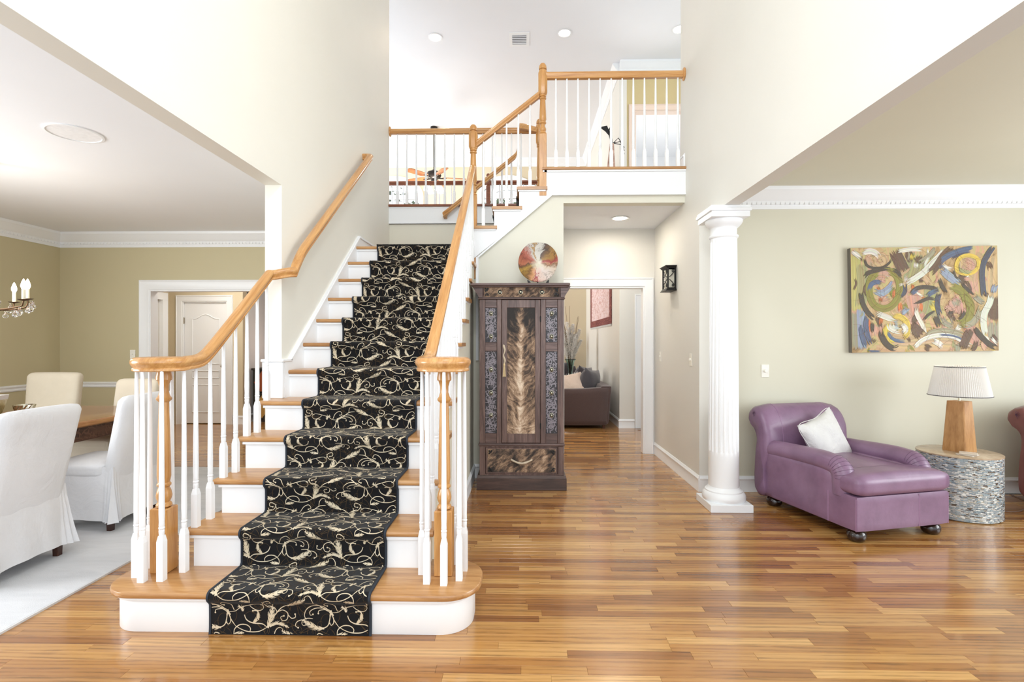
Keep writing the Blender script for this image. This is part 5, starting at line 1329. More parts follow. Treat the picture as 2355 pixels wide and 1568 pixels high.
for i in range(120):
    c = ru.choice((BR, BR, TN, TN, SG, PK, PK, GR, YE, OR_, WH, OL, BR)); x, z = ru.uniform(160, 1990), ru.uniform(140, 1460); a = ru.choice((1.57, 1.57, 2.2, .8))+ru.uniform(-.4, .4); L_ = ru.uniform(60, 190); k = ru.uniform(-.4, .4)
    EXTRA.append((c, ru.choice((22, 34, 50, 60)), [(x, z), (x+cos(a)*L_*.5, z+sin(a)*L_*.5), (x+cos(a+k)*L_, z+sin(a+k)*L_)]))
ST = ST[:19]+EXTRA+ST[19:]
for i, (c, w, P) in enumerate(ST):
    pts = smooth2([PXY(p) for p in P], .008); wm = w/1850.*PWd/2*1.18; sub = max(4, min(14, int(w/8))); n = len(pts)
    for b in range(sub):          # bristle bands, each a slightly different tone
        o = (b-(sub-1)/2)/sub*2*wm*1.0; k = rs.uniform(.93, 1.06); cc = tuple(min(255, max(0, x*k+rs.uniform(-8, 8))) for x in c)
        a0 = rs.randint(0, max(0, min(5, n//5))); a1 = n-rs.randint(0, max(0, min(6, n//4)))
        rb = rib_pts(pts, lambda t: 1e-6)
        seg = []
        for j in range(a0, a1):
            a = pts[max(j-1, 0)]; d = pts[min(j+1, n-1)]; dx, dy = d[0]-a[0], d[1]-a[1]; L_ = hypot(dx, dy) or 1; nx, ny = -dy/L_, dx/L_
            hwid = wm/sub*1.25*min(1, (min(j-a0, a1-1-j)+.3)/4)
            p1 = (pts[j][0]+nx*(o-hwid), pts[j][1]+ny*(o-hwid)); p2 = (pts[j][0]+nx*(o+hwid), pts[j][1]+ny*(o+hwid))
            cl = lambda p: (max(-hw+.001, min(hw-.001, p[0])), max(-hh+.001, min(hh-.001, p[1])))
            seg.append((cl(p1), cl(p2)))
        y = yf-lift-.000016*i-.0000012*b
        vs = []
        for p1, p2 in seg: vs += [place(p1[0], p1[1], y), place(p2[0], p2[1], y)]
        if min(hypot(p1[0]-p2[0], p1[1]-p2[1]) for p1, p2 in seg[2:-2] or [((0, 0), (1, 1))]) < 1e-5: continue
        fs = [(2*j, 2*j+1, 2*j+3, 2*j+2) for j in range(len(seg)-1)]
        if fs: pb.add(vs, fs, pc(cc))
for i in range(70):              # thin scribbled lines
    x, z = rs.uniform(-hw*.95, hw*.95), rs.uniform(-hh*.9, hh*.9); a = rs.uniform(0, 6.3); P = [(x, z)]
    k = rs.choice((-1, 1))*rs.uniform(2, 9)
    for j in range(26):
        a += k*.014+rs.uniform(-.06, .06); x += cos(a)*.014; z += sin(a)*.014
        if abs(x) > hw-.01 or abs(z) > hh-.01: break
        P.append((x, z))
    if len(P) > 4:
        r_ = rib_pts(P, lambda t: .0006); vs = []
        for p1, p2 in r_: vs += [place(p1[0], p1[1], yf-.0052), place(p2[0], p2[1], yf-.0052)]
        pb.add(vs, [(2*j, 2*j+1, 2*j+3, 2*j+2) for j in range(len(r_)-1)], pc((128, 84, 48)))
part('brush_strokes', pb, M['brush'], pt, kind='stuff')
# ================================================================== CEILING FITTINGS
M['glow'] = emit('recessed_glow', (255, 250, 240), 9)
def recessed(x, y, z, label, r=.085, power=0):
    o = thing('recessed_light', label, 'ceiling light', (x, y, z), 0, 'recessed ceiling lights')
    part('trim_ring', MB().lathe([(r, 0), (r+.022, -.004), (r+.022, -.006), (r, -.008), (r-.006, -.002)], (x, y, z), 28), M['white'], o, 40)
    part('lens', MB().lathe([(r, -.003), (0, -.003)], (x, y, z), 28), M['glow'], o)
recessed(-1.29, 7.54, CE, 'glowing recessed light on the high ceiling over the left gallery'); recessed(.61, 7.475, CE, 'glowing recessed light on the high ceiling beside the air vent'); recessed(2.256, 7.42, CE, 'glowing recessed light half hidden by the tall right wall edge')
recessed(1.105, 5.84, 2.795, 'glowing recessed light in the passage soffit', .082)
vt = thing('air_vent', 'white square air vent in the high ceiling between two recessed lights', 'vent', (-.05, 7.615, CE))
vm = MB()
for x0, x1, y0, y1 in ((-.20, -.155, 7.44, 7.79), (.055, .10, 7.44, 7.79), (-.155, .055, 7.44, 7.49), (-.155, .055, 7.74, 7.79)): vm.box(x0, x1, y0, y1, CE-.008, CE)
part('frame', vm, M['white'], vt)
for i in range(6):
    y = 7.495+i*.042; part('slat', MB().add([(-.155, y, CE-.003), (.055, y, CE-.003), (.055, y+.011, CE-.012), (-.155, y+.011, CE-.012), (-.155, y+.001, CE-.0045), (.055, y+.001, CE-.0045), (.055, y+.012, CE-.0135), (-.155, y+.012, CE-.0135)], [(0, 1, 2, 3), (4, 5, 6, 7), (0, 1, 5, 4), (2, 3, 7, 6), (1, 2, 6, 5), (3, 0, 4, 7)]), M['white'], vt)
part('vent_shade', MB().box(-.155, .055, 7.49, 7.74, CE-.002, CE-.0005), M['black'], vt)  # thin black sheet painting the shade behind the slats
M['speaker'] = plain('speaker_grille', (232, 232, 233), .8)
for x, y, lab in ((-3.05, 3.42, 'round white speaker grille in the dining room ceiling near the header'), (-4.05, 3.56, 'round white speaker grille in the dining room ceiling above the chandelier')):
    o = thing('ceiling_speaker', lab, 'speaker', (x, y, 2.805), 0, 'dining room ceiling speakers')
    part('bezel', MB().lathe([(.165, 0), (.165, -.006), (.150, -.008), (.148, -.003)], (x, y, 2.805), 40), M['white'], o, 40)
    part('grille', MB().lathe([(.149, -.003), (0, -.004)], (x, y, 2.805), 40), M['speaker'], o, 40)
# ================================================================== CEILING FAN
FX, FY = -1.86, 10.7
fn = thing('ceiling_fan', 'dark ceiling fan with wooden blades and lit glass shades in the great room', 'ceiling fan', (FX, FY, 4.5))
M['fanmetal'] = plain('fan_bronze', (46, 40, 36), .4, .6); M['blade'] = wood('fan_blade', ((110, 58, 30), (150, 88, 48), (176, 112, 66)), (8, 8, 8), .35)
part('rod', MB().lathe([(.012, 4.98), (.012, CE-.03)], (FX, FY, 0), 10), M['fanmetal'], fn, 40)
part('canopy', MB().lathe([(.02, CE-.07), (.07, CE-.04), (.075, CE)], (FX, FY, 0), 18), M['fanmetal'], fn, 40)
part('motor', MB().lathe([(.03, 5.0), (.07, 4.97), (.14, 4.94), (.155, 4.88), (.13, 4.83), (.07, 4.80), (.06, 4.74), (.02, 4.72)], (FX, FY, 0), 24), M['fanmetal'], fn, 40)
for i in range(5):
    a = radians(12+72*i); c, s = cos(a), sin(a); bl = MB()
    out = [(.18, -.05), (.30, -.075), (.62, -.08), (.67, -.05), (.67, .05), (.62, .08), (.30, .075), (.18, .05)]
    vs = [(FX+c*x-s*y, FY+s*x+c*y, 4.835+y*.2+d) for d in (0, .009) for x, y in out]; n = 8
    bl.add(vs, [tuple(range(n)), tuple(n+j for j in range(n))]+[(j, (j+1) % n, n+(j+1) % n, n+j) for j in range(n)])
    b_ = part('blade', bl, M['blade'], fn)
    part('blade_iron', MB().tube([(FX+c*.10, FY+s*.10, 4.82), (FX+c*.2, FY+s*.2, 4.825), (FX+c*.26, FY+s*.26, 4.838)], .014, 6), M['fanmetal'], b_, 40)
M['fanglass'] = emit('fan_glass', (255, 244, 226), 3.2)
for i in range(4):
    a = radians(40+90*i); x, y = FX+.16*cos(a), FY+.16*sin(a)
    s_ = part('glass_shade', MB().lathe([(.03, .06), (.045, .03), (.062, -.03), (.078, -.085)], (x, y, 4.63), 16), M['fanglass'], fn, 60)
    part('shade_arm', MB().tube([(FX+.03*cos(a), FY+.03*sin(a), 4.73), (FX+.11*cos(a), FY+.11*sin(a), 4.72), (x, y, 4.69)], .01, 6), M['fanmetal'], s_, 40)
# ================================================================== DINING ROOM
t = NT('rug_silver'); v = t.coord((1, 1, 1)); n = t.noise(t.coord((1.2, 5, 1)), 1.6, 5, .65, 1.0); f = t.noise(v, 300, 2)
c = t.mix(n, (180, 181, 184), (220, 220, 222)); t.bump(f, .3, .004); M['rug'] = t.set(c, .95, Sheen_Weight=.2)
M['rugedge'] = plain('rug_binding', (206, 206, 206), .95)
rg = thing('area_rug', 'pale silver grey rug under the dining table', 'rug', (-4.0, 3.5, 0))
part('pile', MB().rbox(-5.45, -2.475, 1.2, 5.55, .001, .012, .004, 1), M['rug'], rg)
part('binding', MB().box(-2.478, -2.468, 1.2, 5.555, 0, .011).box(-5.45, -2.47, 5.548, 5.557, 0, .011), M['rugedge'], rg)
M['tabletop'] = wood('table_top_wood', ((124, 78, 40), (152, 100, 54), (172, 122, 70)), (14, 2, 14), .22, coat=.4)
M['tabledark'] = wood('table_apron_wood', ((44, 24, 18), (66, 38, 28), (84, 52, 38)), (18, 3, 18), .35)
T0, T1, U0, U1 = -4.66, -3.43, 2.55, 4.96
dt = thing('dining_table', 'large wooden dining table with carved dark apron on the pale rug', 'table', ((T0+T1)/2, (U0+U1)/2, .012))
def rrect(x0, x1, y0, y1, r): return stadium(x0, x1, y0, y1, r)
m = MB(); rings = []
for off, z in ((.03, .712), (.012, .716), (.0, .728), (.0, .742), (.012, .758), (.03, .762)): rings.append([(x, y, z) for x, y in rrect(T0+off, T1-off, U0+off, U1-off, .10)])
n = len(rings[0]); vs = [p for r in rings for p in r]; fs = []
for i in range(5):
    for j in range(n): fs.append((i*n+j, i*n+(j+1) % n, (i+1)*n+(j+1) % n, (i+1)*n+j))
fs += [tuple(range(n-1, -1, -1)), tuple(5*n+j for j in range(n))]
part('tabletop', m.add(vs, fs), M['tabletop'], dt, 40)
m = MB().box(T0+.06, T1-.06, U0+.06, U0+.09, .60, .713).box(T0+.06, T1-.06, U1-.09, U1-.06, .60, .713).box(T0+.06, T0+.09, U0+.06, U1-.06, .60, .713).box(T1-.09, T1-.06, U0+.06, U1-.06, .60, .713)
ap = part('apron', m, M['tabledark'], dt)
m = MB(); ca = random.Random(8)
for i in range(120):
    q = curl((ca.uniform(U0+.1, U1-.1), ca.uniform(.62, .70)), ca.uniform(0, 6.3), .09, ca.uniform(10, 30)*ca.choice((-1, 1)), ca.uniform(40, 90)*ca.choice((-1, 1)), .005, .007, .008)
    for fi, f in enumerate(q):
        if all(.606 < b < .71 for a, b in f): m.add([(T1-.0588+.00002*(i % 60)+.000004*(fi % 7), a, b) for a, b in f], [tuple(range(len(f)))])
part('carving', m, plain('carved_highlight', (92, 60, 46), .35), ap, kind='stuff')
for x, y in ((T0+.14, U0+.14), (T1-.14, U0+.14), (T0+.14, U1-.14), (T1-.14, U1-.14)):
    part('leg', MB().rbox(x-.05, x+.05, y-.05, y+.05, .52, .70, .005, 1).lathe([(.045, .52), (.03, .50), (.05, .46), (.055, .40), (.035, .30), (.03, .18), (.045, .12), (.05, .06), (.035, .02), (.03, .012)], (x, y, 0), 16), M['tabledark'], dt, 40)
M['slip'] = cloth('slipcover_white', (208, 208, 210), (228, 228, 230), .8, 3.2); M['slipcream'] = cloth('slipcover_cream', (206, 196, 176), (218, 208, 190), .15, 5)
M['chairleg'] = wood('chair_leg_wood', ((44, 24, 18), (62, 34, 24), (80, 48, 34)), (20, 20, 3), .3)
def parsons(label, mat, loc, rz, w=.50, hgt=.985, lean=.13, skirt=True, legs=True, group=None):
    """local: faces +Y, back at -Y"""
    r = thing('dining_chair', label, 'chair', loc, rz, group); d = .47
    def backf(q, u):
        z = q.z; k = max(0, (z+.5*.0)/1.)
        zz = z+.5; t = max(0, (zz-.10)/.9)
        bow = .012*(1-u.x**2)*(1-max(0, u.z)**2)
        return (q.x*(1+.03*t), q.y-lean*t**1.35*1.15-bow*(1 if u.y < 0 else -0.3), q.z)
    bz0, bz1 = .33, hgt
    def bf(q, u):
        t = max(0, (q.z+(bz1+bz0)/2-.40)/(bz1-.40))
        return (q.x*(1-.02+.05*t), q.y-lean*t-.012*(1-u.x**2)*(1 if u.y < 0 else 0), q.z-.006*u.x*u.x*(1 if u.z > .9 else 0))
    m = MB().soft((0, -d/2-.005, (bz0+bz1)/2), (w-.01, .105, bz1-bz0), .05, 15, bf)
    part('slipcover_back', m, mat, r, 70, False)
    m = MB().soft((0, .03, .435), (w+.005, d+.02, .10), .035, 8, lambda q, u: (q.x, q.y, q.z+(.012*(1-u.x**2)*(1-u.y**2) if u.z > 0 else 0)))
    part('slipcover_seat', m, mat, r, 70, False)
    if skirt:
        N = 320; vs = []; fs = []; rows = 10; zlo = .075
        hw, y0, y1 = w/2, -d/2-.060, d/2+.04
        per = []
        for i in range(N):
            s = i/N*4; e = int(s); f_ = s-e
            if e == 0: p, nrm = (-hw+2*hw*f_, y0), (0, -1)
            elif e == 1: p, nrm = (hw, y0+(y1-y0)*f_), (1, 0)
            elif e == 2: p, nrm = (hw-2*hw*f_, y1), (0, 1)
            else: p, nrm = (-hw, y1-(y1-y0)*f_), (-1, 0)
            cd = min(f_, 1-f_); cn = ((1 if p[0] > 0 else -1)*.7, (1 if p[1] > (y0+y1)/2 else -1)*.7)
            k = max(0, 1-cd/.13); nn = (nrm[0]*(1-k*.5)+cn[0]*k*.5, nrm[1]*(1-k*.5)+cn[1]*k*.5)
            per.append((p, nn, k, cd, f_))
        for j in range(rows+1):
            u = j/rows; z = .465-(.465-zlo)*u; nar = .030*max(0, 1-u/.35)
            for i in range(N):
                p, nn, k, cd, f_ = per[i]
                fl = .014*u+.046*u*u*k+(.022*u*sin(cd*150)*k if k > 0 else 0)+.004*u*sin(f_*19)*(1-k)
                rx = -.006*(1-u)
                bowy = -.012*(1-(p[0]/hw)**2) if p[1] < y0+.001 else 0
                vs.append((p[0]*(1-nar)+nn[0]*(fl+rx), p[1]+bowy+nn[1]*(fl+rx), z-(.012*u*sin(pi*f_) if j == rows else 0)*-1))
        for j in range(rows):
            for i in range(N): fs.append((j*N+i, j*N+(i+1) % N, (j+1)*N+(i+1) % N, (j+1)*N+i))
        part('slipcover_skirt', MB().add(vs, fs), mat, r, 70, False)
    for sx in (-1, 1):
        for y in (-d/2-.02, d/2): part('leg', frus(sx*(w/2-.03), y, .002, .27, .018, .024, 0, .003), M['chairleg'], r, None, False)
    return r
RUGZ = .011
parsons('white slipcovered dining chair nearest the camera, its back turned to us', M['slip'], (-3.245, 3.0, RUGZ), radians(91), .52, .985, .13)
parsons('white slipcovered dining chair partly behind the left stair balusters', M['slip'], (-3.25, 3.90, RUGZ), radians(88), .50, .985, .13)
parsons('cream dining chair standing against the far wall corner under the chair rail', M['slipcream'], (-5.03, 5.12, RUGZ), radians(181), .57, 1.05, .06)
parsons('cream dining chair at the far end of the table behind the left volute', M['slipcream'], (-3.97, 4.86, RUGZ), radians(176), .47, 1.0, .10)
# planter and bowl on the table
M['mercury'] = None
t = NT('mercury_glass'); n = t.noise(t.coord((14, 14, 9)), 1.0, 4, .6, .6); M['mercury'] = t.set(t.ramp(n, [(.35, (150, 136, 92)), (.5, (196, 184, 140)), (.65, (228, 222, 200))]).outputs[0], .3, .2)
vsn = thing('planter_vase', 'mottled gold and white flared vase on the dining table', 'vase', (-4.41, 4.02, .762))
part('body', frus(-4.41, 4.02, .763, .915, .118, .150, .12, .02), M['mercury'], vsn)
part('rim', frus(-4.41, 4.02, .912, .948, .150, .156, .12, .02), M['pillow'], vsn)
M['crystal'] = glassm('crystal', (250, 250, 250), .02, 1.5)
M['silver'] = plain('silver_cut_glass', (196, 190, 172), .12, .9)
bw = thing('bowl', 'small sparkling cut glass bowl on the dining table', 'bowl', (-4.22, 4.25, .762))
m = MB(); vs = []; fs = []; N = 28
for j, (r, z) in enumerate(((.03, .763), (.045, .775), (.058, .79), (.066, .805), (.072, .822), (.068, .822), (.06, .803), (.04, .778), (.0001, .772))):
    for i in range(N):
        a = 2*pi*i/N; q = r*(1+(.06 if (i+j) % 2 else -.06)*(j < 5)); vs.append((-4.22+q*cos(a), 4.25+q*sin(a), .763+(z-.763)*1.55))
for j in range(8):
    for i in range(N): fs.append((j*N+i, j*N+(i+1) % N, (j+1)*N+(i+1) % N, (j+1)*N+i))
fs.append(tuple(range(N-1, -1, -1)))
part('bowl_body', m.add(vs, fs), M['silver'], bw)
# chandelier
HX, HY = -4.22, 3.92
cd = thing('chandelier', 'aged brass chandelier with lit candle bulbs and crystal drops over the dining table', 'chandelier', (HX, HY, 1.55))
M['brass'] = plain('chandelier_bronze', (96, 72, 50), .35, .7); M['candle'] = plain('candle_sleeve', (246, 238, 214), .5)
M['flame'] = emit('candle_bulb', (255, 236, 204), 16)
part('stem', MB().lathe([(.008, 2.78), (.008, 2.05), (.03, 2.02), (.02, 1.98), (.012, 1.9), (.035, 1.85), (.02, 1.79), (.045, 1.70), (.05, 1.66), (.02, 1.62), (.012, 1.58), (0, 1.565)], (HX, HY, 0), 16).lathe([(.02, 2.76), (.06, 2.785), (.065, 2.805)], (HX, HY, 0), 18), M['brass'], cd, 40)
cz = 0
for i in range(8):
    a = radians(8+45*i); c, s = cos(a), sin(a); big = i % 2; RR = (.285, .255)[big]; zt = (1.715, 1.735)[big]
    arm = part('arm', MB().tube(catmull([(HX+c*.03, HY+s*.03, 1.68), (HX+c*.09, HY+s*.09, 1.645), (HX+c*.16, HY+s*.16, 1.645), (HX+c*(RR-.01), HY+s*(RR-.01), 1.672), (HX+c*RR, HY+s*RR, zt-.005)], .02), lambda u: .0075-.002*u, 8), M['brass'], cd, 50)
    x, y = HX+c*RR, HY+s*RR
    part('bobeche', MB().lathe([(.008, zt-.006), (.03, zt), (.040, zt+.006), (.036, zt+.004), (.01, zt+.003)], (x, y, 0), 16), M['brass'], arm, 40)
    part('candle', MB().lathe([(.0125, zt), (.0125, zt+.085)], (x, y, 0), 12), M['candle'], arm, 40)
    part('bulb', MB().lathe([(.010, zt+.085), (.018, zt+.105), (.019, zt+.118), (.012, zt+.145), (.004, zt+.165), (0, zt+.17)], (x, y, 0), 12), M['flame'], arm, 60)
    for (dr, dz, q) in ((.035, -.005, 1.25), (.0, -.055, 1.4), (-.07, -.075, 1.2), (.02, -.03, 1.15)):
        aa = a+(.16 if dr > 0 else -.12 if dr == 0 else .05); xx, yy = HX+cos(aa)*(RR+dr), HY+sin(aa)*(RR+dr); zz = zt+dz
        part('crystal_drop', MB().lathe([(.0045*q, zz), (.006*q, zz-.006), (.0025*q, zz-.011), (.006*q, zz-.018), (.0135*q, zz-.034), (.0155*q, zz-.044), (.011*q, zz-.055), (0, zz-.06)], (xx, yy, 0), 8), M['crystal'], arm)
for i in range(7):
    a = 2*pi*i/7; xx, yy = HX+.05*cos(a), HY+.05*sin(a); part('crystal_drop', MB().lathe([(.004, 1.615), (.012, 1.595), (.016, 1.58), (.01, 1.565), (0, 1.56)], (xx, yy, 0), 8), M['crystal'], cd)
ll = bpy.data.lights.new('chandelier_light', 'POINT'); ll.energy = 13; ll.color = (1, .92, .80); ll.shadow_soft_size = .2
o = bpy.data.objects.new('chandelier_light', ll); COL.objects.link(o); o.location = (HX, HY, 1.95); o.parent = cd; o.matrix_parent_inverse = Matrix.Translation(-Vector(cd.location))
# ================================================================== REAR HALL (beyond the dining doorway)
M['harl_dark'] = plain('painted_black', (42, 40, 36), .4); M['harl_gold'] = plain('painted_gold', (186, 146, 78), .45); M['harl_rust'] = plain('painted_rust', (150, 76, 40), .45); M['harl_green'] = plain('painted_olive', (96, 92, 60), .45)
cb = thing('painted_cabinet', 'black cabinet painted with gold and rust diamonds in the rear hall', 'cabinet', (-4.15, 8.95, 0))
KX0, KX1, KY = -4.66, -3.72, 8.75
part('body', MB().rbox(KX0, KX1, KY, KY+.42, .05, .90, .006, 1), M['harl_dark'], cb)
part('cabinet_top', MB().rbox(KX0-.02, KX1+.02, KY-.02, KY+.44, .90, .935, .006, 2), M['harl_dark'], cb)
for i in range(3):
    for j in range(2):
        cx_, cz_ = KX0+.16+.31*i, .27+.42*j
        part('diamond', MB().poly([(cx_, cz_-.20), (cx_+.14, cz_), (cx_, cz_+.20), (cx_-.14, cz_)], [], 'Y', KY-.003, KY+.001), M[('harl_gold', 'harl_rust', 'harl_green')[(i+j) % 3]], cb, None, True, 'painted diamond')
for i in range(3): part('knob', MB().lathe([(.016, -.03), (.018, -.02), (.008, -.012), (.008, 0)], (KX0+.16+.31*i, KY-.003, .52), 12, 'Y'), M['black'], cb, 40)
for x in (KX0+.04, KX1-.04):
    for y in (KY+.04, KY+.38): part('foot', MB().lathe([(.025, .0), (.034, .02), (.03, .05)], (x, y, 0), 12), M['harl_dark'], cb, 40)
M['basket'] = wood('basket_twig', ((70, 50, 34), (110, 84, 58), (150, 122, 90)), (60, 60, 60), .8)
bk = thing('woven_basket', 'brown twig basket bowl on the painted cabinet', 'basket', (-4.08, 8.93, .935))
m = MB(); rb_ = random.Random(2)
for ring_ in range(9):
    r = .09+.013*ring_; z = .945+.016*ring_; m.tube([(-4.08+(r+rb_.uniform(-.004, .004))*cos(2*pi*k/28), 8.93+(r+rb_.uniform(-.004, .004))*sin(2*pi*k/28), z+.004*sin(k*1.9)) for k in range(29)], .008, 5)
for i in range(70):
    a = rb_.uniform(0, 6.3); r = rb_.uniform(.14, .20); m.tube([(-4.08+r*cos(a), 8.93+r*sin(a), 1.06), (-4.08+(r+.02)*cos(a+.3), 8.93+(r+.02)*sin(a+.3), 1.085), (-4.08+r*cos(a+.6), 8.93+r*sin(a+.6), 1.075)], .005, 4)
part('weave', m, M['basket'], bk, kind='stuff')
gl_ = thing('table_lamp', 'glowing white dome lamp standing behind the twig basket', 'lamp', (-4.12, 9.08, .935))
M['domeglow'] = emit('dome_glow', (255, 232, 214), 1.6)
part('base', MB().lathe([(.07, .936), (.07, .95), (.02, .97), (.02, 1.06)], (-4.12, 9.08, 0), 18), M['fanmetal'], gl_, 40)
part('dome_shade', MB().lathe([(.20, 1.03), (.195, 1.09), (.17, 1.16), (.12, 1.22), (.05, 1.25), (0, 1.255)], (-4.12, 9.08, 0), 28), M['domeglow'], gl_, 60)
# rear staircase
rs_ = thing('rear_staircase', 'white back staircase with dark treads seen through the dining doorway', 'staircase', (-3.6, 9.6, 0))
def rsx(k): return -4.62+.26*k
m = MB()
for k in range(6, 14):
    x = -4.40+.235*(k-6); z = 2.52-.195*(k-6)
    if z < .4: break
    part('tread', MB().rbox(x-.03, x+.26, 9.35, 10.2, z-.03, z, .006, 1), M['fanmetal'], rs_)
    part('riser', MB().box(x+.235, x+.25, 9.4, 10.2, z-.195, z-.03), M['white'], rs_)
    for d_ in (.04, .16): part('baluster', MB().box(x+d_-.016, x+d_+.016, 9.38, 9.412, z, z+.2).lathe([(.012, z+.2), (.016, z+.24), (.013, z+.5), (.009, z+.86)], (x+d_, 9.396, 0), 8), M['white'], rs_)
part('stringer', MB().poly([(-4.46, 2.55), (-4.46, 2.22), (-2.6, .68), (-2.6, 1.0)], [], 'Y', 9.37, 9.395), M['white'], rs_)
part('side_panel', MB().poly([(-4.46, 2.22), (-4.46, 0), (-2.6, 0), (-2.6, .68)], [], 'Y', 9.375, 9.39), M['pinktrim'], rs_)
part('handrail', MB().tube([(-4.5, 9.396, 3.5), (-2.7, 9.396, 2.0)], .028, 10), M['fanmetal'], rs_, 50)
# ================================================================== FAMILY ROOM (through the passage)
def sofa_mat(name, a, b):
    t = NT(name); v = t.coord((1, 1, 1)); n = t.noise(v, 160, 3); return t.set(t.mix(n, a, b), .9, Sheen_Weight=.3)
M['sofa'] = sofa_mat('sofa_brown', (62, 46, 44), (92, 72, 68)); M['sofa2'] = sofa_mat('sofa_grey', (64, 60, 66), (86, 82, 88))
sf = thing('sofa', 'dark brown upholstered sofa seen from its arm beyond the passage', 'sofa', (.85, 9.2, 0))
part('base', MB().rbox(.38, 1.36, 8.20, 10.3, .07, .30, .02, 2), M['sofa'], sf)
def armf(q, u): return (q.x+.035*(q.z/.6), q.y, q.z+.03*max(0, u.x)*(1 if u.z > 0 else 0))
part('arm', MB().soft((.86, 8.265, .345), (1.0, .17, .58), .035, 6, armf), M['sofa'], sf, 60)
part('arm', MB().soft((.86, 10.25, .345), (1.0, .17, .58), .035, 6, armf), M['sofa'], sf, 60)
part('backrest', MB().soft((1.29, 9.25, .38), (.19, 2.1, .62), .04, 6, lambda q, u: (q.x+.08*(q.z+.3), q.y, q.z)), M['sofa'], sf, 60)
part('seat_cushion', MB().soft((.78, 8.80, .39), (.82, .9, .18), .05, 6), M['sofa'], sf, 60); part('seat_cushion', MB().soft((.78, 9.72, .39), (.82, .9, .18), .05, 6), M['sofa'], sf, 60)
for y in (8.55, 9.5):
    o = link('back_cushion', pillow_mesh(.62, .50, .30, 12, 3).mesh('back_cushion', M['sofa2'], 80), sf); o.location = (1.14-.85, y+.25-9.2, .67); o.rotation_euler = (radians(10), radians(6), radians(62))
for x in (.45, 1.30):
    for y in (8.25, 10.25): part('foot', frus(x, y, .0, .075, .02, .026, 0, .003), M['chairleg'], sf)
M['fur'] = cloth('pillow_blush', (206, 182, 164), (226, 206, 190), .4, 20)
fp = thing('throw_pillow', 'blush pillow with pale fringe on the brown sofa', 'pillow', (.76, 8.62, .66), radians(8))
o = link('cushion', pillow_mesh(.56, .42, .2, 12, 5).mesh('cushion', M['fur'], 80), fp); o.rotation_euler = (radians(-40), radians(-10), 0)
m = MB(); rf = random.Random(6)
for i in range(160):
    u = rf.uniform(-1, 1); sd = rf.choice((0, 1, 2)); p = Vector((u*.27, 0, .205)) if sd == 0 else Vector(((-1 if sd == 1 else 1)*.275, 0, u*.2))
    q = p*1.09+Vector((rf.uniform(-.02, .02), rf.uniform(-.02, .02), rf.uniform(-.01, .01))); m.tube([p, q], .003, 4)
o2 = part('fringe', m, M['pillow'], fp, None, False, kind='stuff'); o2.rotation_euler = (radians(-40), radians(-10), 0)
# second dark sofa deeper in the room
s2 = thing('sofa', 'dark grey sofa deeper in the family room behind the pampas vase', 'sofa', (.3, 11.5, 0))
part('base', MB().soft((.28, 11.45, .22), (1.9, .9, .36), .05, 5), M['sofa2'], s2, 60); part('backrest', MB().soft((.28, 11.83, .50), (1.9, .24, .72), .08, 6), M['sofa2'], s2, 60)
part('arm', MB().soft((1.16, 11.45, .34), (.2, .95, .6), .06, 5), M['sofa2'], s2, 60); part('arm', MB().soft((-.6, 11.45, .34), (.2, .95, .6), .06, 5), M['sofa2'], s2, 60)
part('back_cushion', MB().soft((.70, 11.66, .66), (.80, .20, .52), .09, 6), M['sofa2'], s2, 60); part('back_cushion', MB().soft((-.2, 11.66, .66), (.86, .20, .52), .09, 6), M['sofa2'], s2, 60)
# console table with tall vase of pampas grass and sticks
PX, PY = .90, 9.75
M['smoke'] = glassm('vase_glass', (196, 222, 214), .05)
ct = thing('coffee_table', 'dark low table holding the pampas vase in the family room', 'table', (.55, 10.7, 0))
part('table_top', MB().rbox(-.2, 1.06, 10.55, 11.0, .44, .48, .006, 1), M['chairleg'], ct)
for x in (-.15, 1.0):
    for y in (10.6, 10.95): part('leg', MB().rbox(x-.025, x+.025, y-.025, y+.025, 0, .44, .004, 1), M['chairleg'], ct)
PX, PY, PZ = 1.0, 10.75, .481
vz = thing('vase', 'tall pale glass vase with white pampas plumes and thin sticks', 'vase', (PX, PY, PZ))
part('vase_body', MB().lathe([(.075, PZ), (.085, PZ+.01), (.045, PZ+.10), (.05, PZ+.30), (.085, PZ+.50), (.115, PZ+.545), (.109, PZ+.545), (.08, PZ+.495), (.042, PZ+.29), (.0, PZ+.10)], (PX, PY, 0), 24), M['smoke'], vz, 50)
part('rim', MB().tube([(PX+.113*cos(2*pi*i/24), PY+.113*sin(2*pi*i/24), PZ+.546) for i in range(25)], .005, 6), M['black'], vz, 50)
M['pampas'] = cloth('pampas_white', (248, 246, 240), (254, 253, 250), .1, 30); M['stick'] = plain('dry_stick', (110, 84, 56), .8)
rp_ = random.Random(12)
tips = [(-.20, .02, 1.30), (-.08, -.05, 1.42), (.06, .03, 1.38), (.20, 0, 1.26), (.24, .06, 1.02), (-.02, .08, 1.30), (-.26, 0, 1.05), (.12, -.08, 1.15)]
